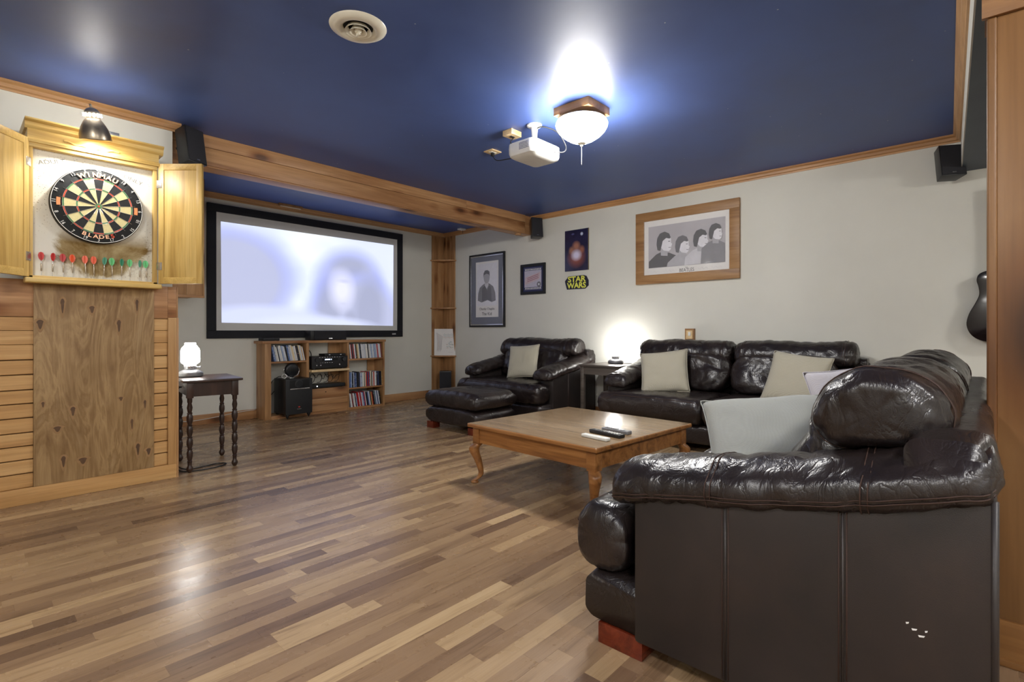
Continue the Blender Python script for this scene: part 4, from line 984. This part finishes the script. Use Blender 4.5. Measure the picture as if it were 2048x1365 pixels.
box('table_top', (-tw / 2 - .022, tw / 2 + .022), (-td / 2 - .02, td / 2 + .02), (th - .018, th), M['dkwood'], t, .005)
def lamp(label, loc, e):
    t = thing('table_lamp', label, 'lamp', loc)
    G = M['lampgrey']
    lathe('base', [(.0, .0), (.076, .0), (.084, .006), (.085, .026), (.078, .036), (.052, .050), (.036, .056)], G, t, seg=36)
    lathe('burner', [(.036, .056), (.040, .060), (.040, .082), (.034, .086)], M['silver'], t, seg=28)
    for k in range(14):
        a = k * 2 * PI / 14; box('burner_rib', (.040 * math.cos(a) - .002, .040 * math.cos(a) + .002), (.040 * math.sin(a) - .002, .040 * math.sin(a) + .002), (.062, .086), M['silver'], t)
    lathe('wick_knob', [(.004, 0), (.004, .018), (.009, .02), (.009, .026), (0, .026)], M['silver'], t, (.04, -.01, .07), 12, Matrix.Rotation(PI / 2, 4, 'Y'))
    lathe('glass_shade', [(.034, .086), (.040, .092), (.060, .108), (.0635, .122), (.0635, .190), (.058, .212), (.040, .236), (.036, .242), (.036, .254), (.030, .256)], e, t, seg=32)
    return t
M['lampgrey'] = plain('lamp_grey_metal', srgb(98, 98, 100), .4, .4)
le = glow('lamp_glass', (1, .97, .93, 1), E_LAMP)
lamp('glowing hurricane lamp with a grey base on the dark side table', (1.245, 4.42, .652), le)
lamp('glowing hurricane lamp on the end table between armchair and loveseat', (4.96, 2.985, .636), le)
cable('black lamp cord looped on the floor under the dark side table', [(1.075, 4.40, .42), (1.11, 4.36, .30), (1.125, 4.34, .16), (1.11, 4.30, .05), (1.16, 4.22, .006), (1.28, 4.22, .005), (1.37, 4.24, .005), (1.42, 4.20, .005), (1.36, 4.14, .005), (1.24, 4.12, .005), (1.13, 4.17, .005), (1.09, 4.2, .03)], .004)
cable('white cord running along the baseboard behind the dark side table', [(1.10, 6.118, .05), (1.5, 6.115, .066), (1.75, 6.118, .052), (2.0, 6.117, .07), (2.2, 6.116, .092), (2.38, 6.12, .10)], .003, 'white')
t = thing('end_table', 'grey-brown end table between the armchair and the loveseat', 'table', (4.86, 2.985, 0), 0, None, True)
ex0, ex1, ey0, ey1, ez = 4.61, 5.14, 2.735, 3.235, .636
box('table_top', (ex0, ex1), (ey0, ey1), (ez - .02, ez), M['greywood'], t, .004)
for xx in (ex0 + .015, ex1 - .06):
    for y_ in (ey0 + .015, ey1 - .055): box('leg', (xx, xx + .04), (y_, y_ + .04), (0, ez - .02), M['greywood'], t, .003)
box('apron', (ex0 + .02, ex0 + .036), (ey0 + .055, ey1 - .055), (ez - .105, ez - .02), M['greywood'], t); box('apron', (ex1 - .05, ex1 - .034), (ey0 + .055, ey1 - .055), (ez - .105, ez - .02), M['greywood'], t)
for y_ in (ey0 + .02, ey1 - .036): box('apron', (ex0 + .055, ex1 - .06), (y_, y_ + .016), (ez - .105, ez - .02), M['greywood'], t)
cable('thin black lamp cord on the end table top', [(4.99, 2.90, .642), (5.03, 2.84, .6395), (5.08, 2.80, .6395), (5.15, 2.80, .63), (5.165, 2.80, .5)], .003)

# coffee table
t = thing('coffee_table', 'square oak coffee table with curved cabriole legs', 'table', (2.805, 1.962, 0), math.radians(-3.2))
hw, zt = .522, .392
tp = box('table_top', (-hw, hw), (-hw, hw), (zt - .026, zt), M['oaktop'], t, .009, 3)
tp.data.materials.append(M['oak'])
for p in tp.data.polygons:
    if p.normal.z < .9: p.material_index = 1
ap = hw - .045
for s in (-1, 1):
    box('apron', (-ap + .04, ap - .04), (s * ap - .009, s * ap + .009), (zt - .125, zt - .026), M['oak'], t); box('apron', (s * ap - .009, s * ap + .009), (-ap + .04, ap - .04), (zt - .125, zt - .026), M['oak'], t)
for sx in (-1, 1):
    for sy in (-1, 1):
        cx, cy = sx * (ap - .012), sy * (ap - .012)
        box('leg_block', (cx - .03, cx + .03), (cy - .03, cy + .03), (zt - .135, zt - .026), M['oak'], t, .003)
        path = [(0, zt - .13), (.020, zt - .155), (.022, zt - .185), (.006, zt - .24), (-.008, .08), (-.004, .045), (.020, .018)]
        P = catmull([(cx + sx * o_, cy + sy * o_, z) for o_, z in path], 5); rings = []
        rad = [.032, .036, .034, .026, .018, .017, .020]
        for i, p in enumerate(P):
            f = i / (len(P) - 1) * 6; a = int(min(f, 5)); r_ = rad[a] + (rad[a + 1] - rad[a]) * (f - a)
            rings.append([Vector((p.x + r_ * math.cos(q), p.y + r_ * math.sin(q), p.z)) for q in [2 * PI * k / 12 for k in range(12)]])
        lg = loft('leg', rings, M['oak'], t)
        lathe('pad_foot', [(.020, 0), (.026, .004), (.026, .012), (.018, .02)], M['oak'], lg, (cx + sx * .020, cy + sy * .020, 0), 16)
def remote(name, label, loc, rz, l, w_, h, mat, kind):
    t = thing(name, label, 'remote control', loc, rz)
    bd = box('body', (-l / 2, l / 2), (-w_ / 2, w_ / 2), (0.0005, h), mat, t, min(.006, h * .4), 3)
    if kind == 1:
        for i in range(9):
            for j in range(3): box('button', (-l * .32 + i * l * .085, -l * .32 + i * l * .085 + .009), (-.014 + j * .0115, -.006 + j * .0115), (h, h + .002), M['white'] if i > 4 else M['silver'], bd)
    elif kind == 2:
        lathe('thumb_pad', [(.016, 0), (.016, .003), (0, .004)], M['silver'], bd, (l * .22, 0, h), 20)
        for i in range(6): box('button', (-l * .42 + i * .016, -l * .42 + i * .016 + .009), (-.010, .010), (h, h + .002), M['black'], bd)
    else:
        lathe('dial', [(.010, 0), (.010, .0015), (0, .0015)], M['cream'], bd, (l * .25, 0, h), 18)
        for i in range(3): box('button', (-l * .2 + i * .02, -l * .2 + i * .02 + .008), (-.006, .006), (h, h + .001), M['cream'], bd)
    return t
remote('remote_control', 'white remote control nearest the table corner', (2.46, 1.61, zt), math.radians(-98), .185, .040, .018, M['white'], 3)
remote('remote_control', 'long black remote control with white buttons on the table', (2.590, 1.62, zt), math.radians(-100), .235, .050, .020, M['black'], 1)
remote('remote_control', 'grey and black rounded remote control behind the others', (2.70, 1.62, zt), math.radians(-96), .19, .048, .020, plain('remote_grey', srgb(120, 120, 122), .35), 2)
# ------------------------------------------------------------------ leather seating
LE, VI = M['leather'], M['vinyl']
def seat_set(name, label, cat, W, nseat, loc, rz, seed, scuffs=False):
    t = thing(name, label, cat, loc, rz)
    hw = W / 2
    # base with puffy front
    rings = []
    N = 26
    for i in range(N):
        u = -1 + 2 * i / (N - 1); e = (1 - abs(u) ** 14) ** .2 if abs(u) < 1 else .6
        x = (hw - .015) * u; s = max(.55, e)
        rings.append([Vector((x, .52 + (p[0] - .52) * (1 - (1 - s) * .06), .135 + (p[1] - .135) * (1 - (1 - s) * .3))) for p in rrect(.03, 1.0, .062, .222, .045)])
    loft('base', rings, LE, t, .004, 9, (1, 1, 1), seed)
    # feet
    for sx in (-1, 1):
        for y0 in (.78, .08): box('foot', (sx * (hw - .055) - .042, sx * (hw - .055) + .042), (y0, y0 + .155), (0, .066), M['redwood'], t, .003)
    # rear frame
    rings = [[Vector((x, p[0], p[1])) for p in rrect(.0 + (0 if abs(x) < hw - .03 else .012), .15, .07, .785 - (0 if abs(x) < hw - .03 else .012), .035)] for x in [-hw + .004, -hw + .03] + [-hw + .03 + (W - .06) * k / 40 for k in range(1, 40)] + [hw - .03, hw - .004]]
    loft('back_frame', rings, LE, t, .006, 14, (2.2, .4, .4), seed + 1)
    for sx in (-1, 1):
        # side panel
        side = [(.0, .06), (.80, .06), (.80, .505), (.53, .545), (.26, .585), (.0, .672)]
        x0, x1 = sorted((sx * hw, sx * (hw - .17)))
        sp = prism('side_panel', side, 0, x0, x1, VI, t, .012)
        for yv, zt_ in ((.529, .548), (.2615, .588)):
            for dy in (-.008, .008): tube('stitching', [(sx * (hw + .0005), yv + dy, .07), (sx * (hw + .0005), yv + dy, zt_)], .0016, M['stitch'], sp, 5, 1, curve=False)
            tube('seam', [(sx * (hw + .0), yv, .07), (sx * hw, yv, zt_)], .0035, VI, sp, 6, 1, curve=False)
        tube('piping', [(sx * (hw - .004), .004, .07), (sx * (hw - .004), .004, .66)], .007, VI, sp, 8, 1, curve=False)
        # arm pad
        cx = sx * (hw - .108)
        path = catmull([(cx - sx * .03, -.015, .705), (cx, .06, .692), (cx, .20, .652), (cx, .36, .613), (cx, .53, .585), (cx, .70, .557), (cx, .83, .532), (cx - sx * .01, .90, .515)], 9)
        rings = []; n = len(path)
        for i, p in enumerate(path):
            f = i / (n - 1)
            end = min(1, (f / .05)) if f < .05 else (math.sqrt(max(0, 1 - ((f - .86) / .14) ** 2)) if f > .86 else 1)
            end = max(end, .18)
            rx = (.142 - .010 * f) * (.5 + .5 * end if f < .05 else end ** .8); rzz = (.076 - .008 * f) * end ** .8
            ring = []
            for k in range(40):
                a = 2 * PI * k / 40; ca, sa = math.cos(a), math.sin(a)
                xx = rx * abs(ca) ** .8 * (1 if ca > 0 else -1); zz = rzz * abs(sa) ** .85 * (1 if sa > 0 else -1)
                ring.append(Vector((p.x + xx, p.y, p.z + zz - .018 * (xx * sx / rx) ** 2 if rx else p.z)))
            rings.append(ring)
        arm = loft('arm_pad', rings, LE, t, .009, 11, (1.0, 1.3, .6), seed + 3 + sx)
        nn = len(rings[0]); vv = arm.data.vertices
        for fi in (int(n * .60), int(n * .30)):
            for dd in (-.007, .007):
                tube('stitching', [vv[fi * nn + k].co + vv[fi * nn + k].normal * .001 + Vector((0, dd, -dd * .2)) for k in range(0, nn, 2)], .0016, M['stitch'], arm, 5, 2, True)
        ko = 1 if sx > 0 else nn // 2 - 1
        for dd in (-.006, .006):
            tube('stitching', [vv[i * nn + (ko if sx > 0 else ko + 2)].co + vv[i * nn + ko].normal * .0015 + Vector((0, 0, dd * .8)) for i in range(2, n - 3, 2)], .0016, M['stitch'], arm, 5, 2)
    # seat cushions, wrapping in front of the arms
    iw = hw - .175; cw = 2 * (hw - .012) / nseat
    for c in range(nseat):
        xa = -hw + .012 + c * cw; xb = xa + cw; rings = []; K = 46
        for i in range(K):
            u = i / (K - 1); x = xa + (xb - xa) * (.5 - .5 * math.cos(u * PI) * 1.0 if 0 else u)
            edge = min(x - xa, xb - x); s = min(1, edge / .07); s = math.sqrt(max(0.0, 1 - (1 - s) ** 2))
            s = .55 + .45 * s
            wrap = max(0, min(1, (abs(x) - iw + .01) / .03)); yb = .26 + (.835 - .26) * wrap
            zc = .325; hh = .113 * s; bulge = .018 * (1 - (2 * u - 1) ** 2)
            y1 = 1.045 - (1 - s) * .06
            ring = rrect(yb, y1, zc - hh, zc + hh + bulge * .5, min(.085, hh * .82))
            rings.append(ring)
        nmax = max(len(r) for r in rings)
        def resample(r, n):
            L = [0]
            for i in range(len(r)): q = r[(i + 1) % len(r)]; L.append(L[-1] + math.hypot(q[0] - r[i][0], q[1] - r[i][1]))
            out = []; j = 0
            for k in range(n):
                d = L[-1] * k / n
                while L[j + 1] < d: j += 1
                f = (d - L[j]) / max(1e-9, L[j + 1] - L[j]); q = r[(j + 1) % len(r)]; out.append((r[j][0] + (q[0] - r[j][0]) * f, r[j][1] + (q[1] - r[j][1]) * f))
            return out
        R3 = []
        for i, r in enumerate(rings):
            x = xa + (xb - xa) * i / (K - 1); R3.append([Vector((x, p[0], p[1])) for p in resample(r, 64)])
        sc = loft('seat_cushion', R3, LE, t, .007, 8, (1.4, .8, 1), seed + 7 + c)
        nn = 64
        tube('seam', [sc.data.vertices[i * nn + 2].co + sc.data.vertices[i * nn + 2].normal * .001 for i in range(1, K - 1, 2)], .0026, M['stitch'], sc, 5, 2)
    # back cushions and head rolls
    bw = (2 * iw + .02) / nseat
    for c in range(nseat):
        xa = -iw - .01 + c * bw; xb = xa + bw; K = 48; rings = []
        prof = catmull([(0, .45, .44), (0, .50, .52), (0, .47, .62), (0, .415, .70), (0, .38, .78), (0, .26, .80), (0, .17, .70), (0, .15, .55), (0, .20, .44)], 6, True)
        cen = Vector((0, .32, .62))
        for i in range(K):
            u = -1 + 2 * i / (K - 1); s = max(.35, (1 - abs(u) ** 7) ** .45)
            tuft = .055 * math.exp(-((u * 2.6) ** 2))
            x = (xa + xb) / 2 + u * bw / 2; ring = []
            for p in prof:
                q = cen + (p - cen) * s; q.x = x
                if p.y > .36: q.y -= tuft * math.exp(-((p.z - .60) / .07) ** 2)
                ring.append(q)
            rings.append(ring)
        bc = loft('back_cushion', rings, LE, t, .012, 7, (1, 1, 1.0), seed + 11 + c)
        lathe('tuft_button', [(.0, -.004), (.010, -.002), (.013, .003), (.010, .007), (.0, .009)], LE, bc, ((xa + xb) / 2, .425, .602), 14, Matrix.Rotation(-PI / 2, 4, 'X'))
        ra = xa - (.115 if c == 0 else -.004); rb = xb + (.115 if c == nseat - 1 else -.004); rings = []; K = 64
        prof = catmull([(0, .348, .745), (0, .355, .80), (0, .325, .865), (0, .255, .918), (0, .16, .922), (0, .085, .875), (0, .060, .80), (0, .095, .735), (0, .19, .712), (0, .30, .712)], 5, True)
        cen = Vector((0, .215, .81))
        for i in range(K):
            u = -math.cos(PI * i / (K - 1)); s = .50 + .50 * math.sqrt(max(0, 1 - max(0, (abs(u) - .80) / .20) ** 2.2))
            x = (ra + rb) / 2 + u * (rb - ra) / 2
            rings.append([Vector((x, cen.y + (p.y - cen.y) * s, cen.z - .014 + (p.z - cen.z) * s + .006 * math.sin(u * 5 + c))) for p in prof])
        hr = loft('head_roll', rings, LE, t, .010, 8, (1.7, .8, .8), seed + 17 + c)
        nn = len(prof); vv = hr.data.vertices
        for fi in (12, K - 13):
            for dd in (-.008, .008): tube('stitching', [vv[fi * nn + k].co + vv[fi * nn + k].normal * .001 + Vector((dd, 0, 0)) for k in range(0, nn, 2)], .0017, M['stitch'], hr, 5, 2, True)
    if scuffs:
        for yv, zv, l in ((.142, .372, .006), (.130, .362, .010), (.118, .352, .012), (.110, .365, .005), (.055, .245, .014)):
            mesh_obj('scuff_mark', [(-hw - .0012, yv - l / 2, zv), (-hw - .0012, yv + l / 2, zv - .002), (-hw - .0012, yv + l / 3, zv - .006), (-hw - .0012, yv - l / 3, zv - .004)], [(0, 1, 2, 3)], M['chalk'], t)
    return t
seat_set('sofa', 'brown leather loveseat in the right foreground seen from its side', 'sofa', 2.0, 2, (2.40, -.02, 0), 0, 1, True)
seat_set('sofa', 'brown leather loveseat along the wall under the oak framed print', 'sofa', 2.0, 2, (5.140, 1.69, 0), PI / 2, 40)
seat_set('armchair', 'wide brown leather armchair in the far corner with an ottoman', 'armchair', 1.30, 1, (5.140, 4.02, 0), PI / 2, 80)
t = thing('ottoman', 'brown leather ottoman in front of the armchair', 'ottoman', (3.64, 3.905, 0), 0)
ox, oy = .30, .385
def slab(nm, z0, z1, r, seed, amp, inset=0):
    rings = []
    K = 40
    for i in range(K):
        u = -1 + 2 * i / (K - 1); s = (1 - abs(u) ** 9) ** .35 if abs(u) < 1 else 0; s = max(s, .6)
        y = (oy - inset) * u; zc = (z0 + z1) / 2; hh = (z1 - z0) / 2
        rings.append([Vector((p[0] * (1 - (1 - s) * .10), y, zc + p[1] * s + (.012 * (1 - u * u) if p[1] > 0 else 0))) for p in rrect(-ox + inset, ox - inset, -hh, hh, min(r, hh * .9))])
    return loft(nm, rings, LE, t, amp, 9, (1, 1, 1), seed)
slab('base', .062, .225, .045, 91, .004, .01); slab('cushion', .215, .395, .07, 93, .008)
for sx in (-1, 1):
    for sy in (-1, 1): box('foot', (sx * (ox - .07) - .045, sx * (ox - .07) + .045), (sy * (oy - .075) - .05, sy * (oy - .075) + .05), (0, .068), M['redwood'], t, .003)

def pillow(label, mat, loc, face, up_tilt, w_, h, th, roll=0, seed=0):
    """face: horizontal angle (deg) the pillow looks to; up_tilt: lean back (deg)"""
    N = 26; v = []; f = []
    def pt(i, j, s):
        u = -1 + 2 * i / N; q = -1 + 2 * j / N
        pin = 1 - .10 * (1 - u * u) * abs(q) ** 3 * 0
        x = u * w_ / 2 * (1 - .055 * (1 - q * q)) ; z = q * h / 2 * (1 - .055 * (1 - u * u))
        e = max(0, (1 - u ** 4) * (1 - q ** 4)); y = s * th / 2 * e ** .55
        y += .010 * noise.noise(Vector((u * 1.7 + seed, q * 1.7, s * 2))) * e
        return (x, y, z)
    for s in (-1, 1):
        for i in range(N + 1):
            for j in range(N + 1): v.append(pt(i, j, s))
    M1 = (N + 1) ** 2
    for s in range(2):
        for i in range(N):
            for j in range(N):
                a = s * M1 + i * (N + 1) + j; f.append((a, a + 1, a + N + 2, a + N + 1) if s == 0 else (a, a + N + 1, a + N + 2, a + 1))
    t = thing('throw_pillow', label, 'pillow', loc, 0)
    m = Matrix.Rotation(math.radians(face + 90), 4, 'Z') @ Matrix.Rotation(math.radians(-up_tilt), 4, 'X') @ Matrix.Rotation(math.radians(roll), 4, 'Y')
    o = mesh_obj('cover', v, f, mat, t, True)
    bm = bmesh.new(); bm.from_mesh(o.data); bmesh.ops.remove_doubles(bm, verts=bm.verts, dist=.0004); bmesh.ops.recalc_face_normals(bm, faces=bm.faces); bm.to_mesh(o.data); bm.free()
    wrinkle(o, .003, 6, (1, 1, 1), seed)
    xform(o, m)
    per = [pt(i, 0, 1) for i in range(0, N, 2)] + [pt(N, j, 1) for j in range(0, N, 2)] + [pt(i, N, 1) for i in range(N, 0, -2)] + [pt(0, j, 1) for j in range(N, 0, -2)]
    xform(tube('edge_piping', [(p[0], 0, p[2]) for p in per], .003, mat, t, 6, 2, True), m)
    return t
pillow('cream square pillow on the leather armchair', M['pil1'], (4.60, 4.02, .635), 190, 20, .40, .40, .12, -5, 1)
pillow('beige pillow at the left end of the loveseat by the wall', M['pil1'], (4.545, 2.215, .61), 192, 24, .44, .42, .12, -8, 2)
pillow('taupe pillow at the right end of the loveseat by the wall', M['pil1'], (4.545, 1.10, .61), 178, 26, .44, .44, .12, 7, 3)
pillow('large grey pillow on the seat of the near sofa', M['pil2'], (2.205, .628, .572), 200, 48, .47, .42, .15, -8, 4)
pillow('pale lilac pillow behind the grey pillow on the near sofa', M['pil3'], (2.97, .45, .625), 200, 24, .38, .42, .12, -10, 5)
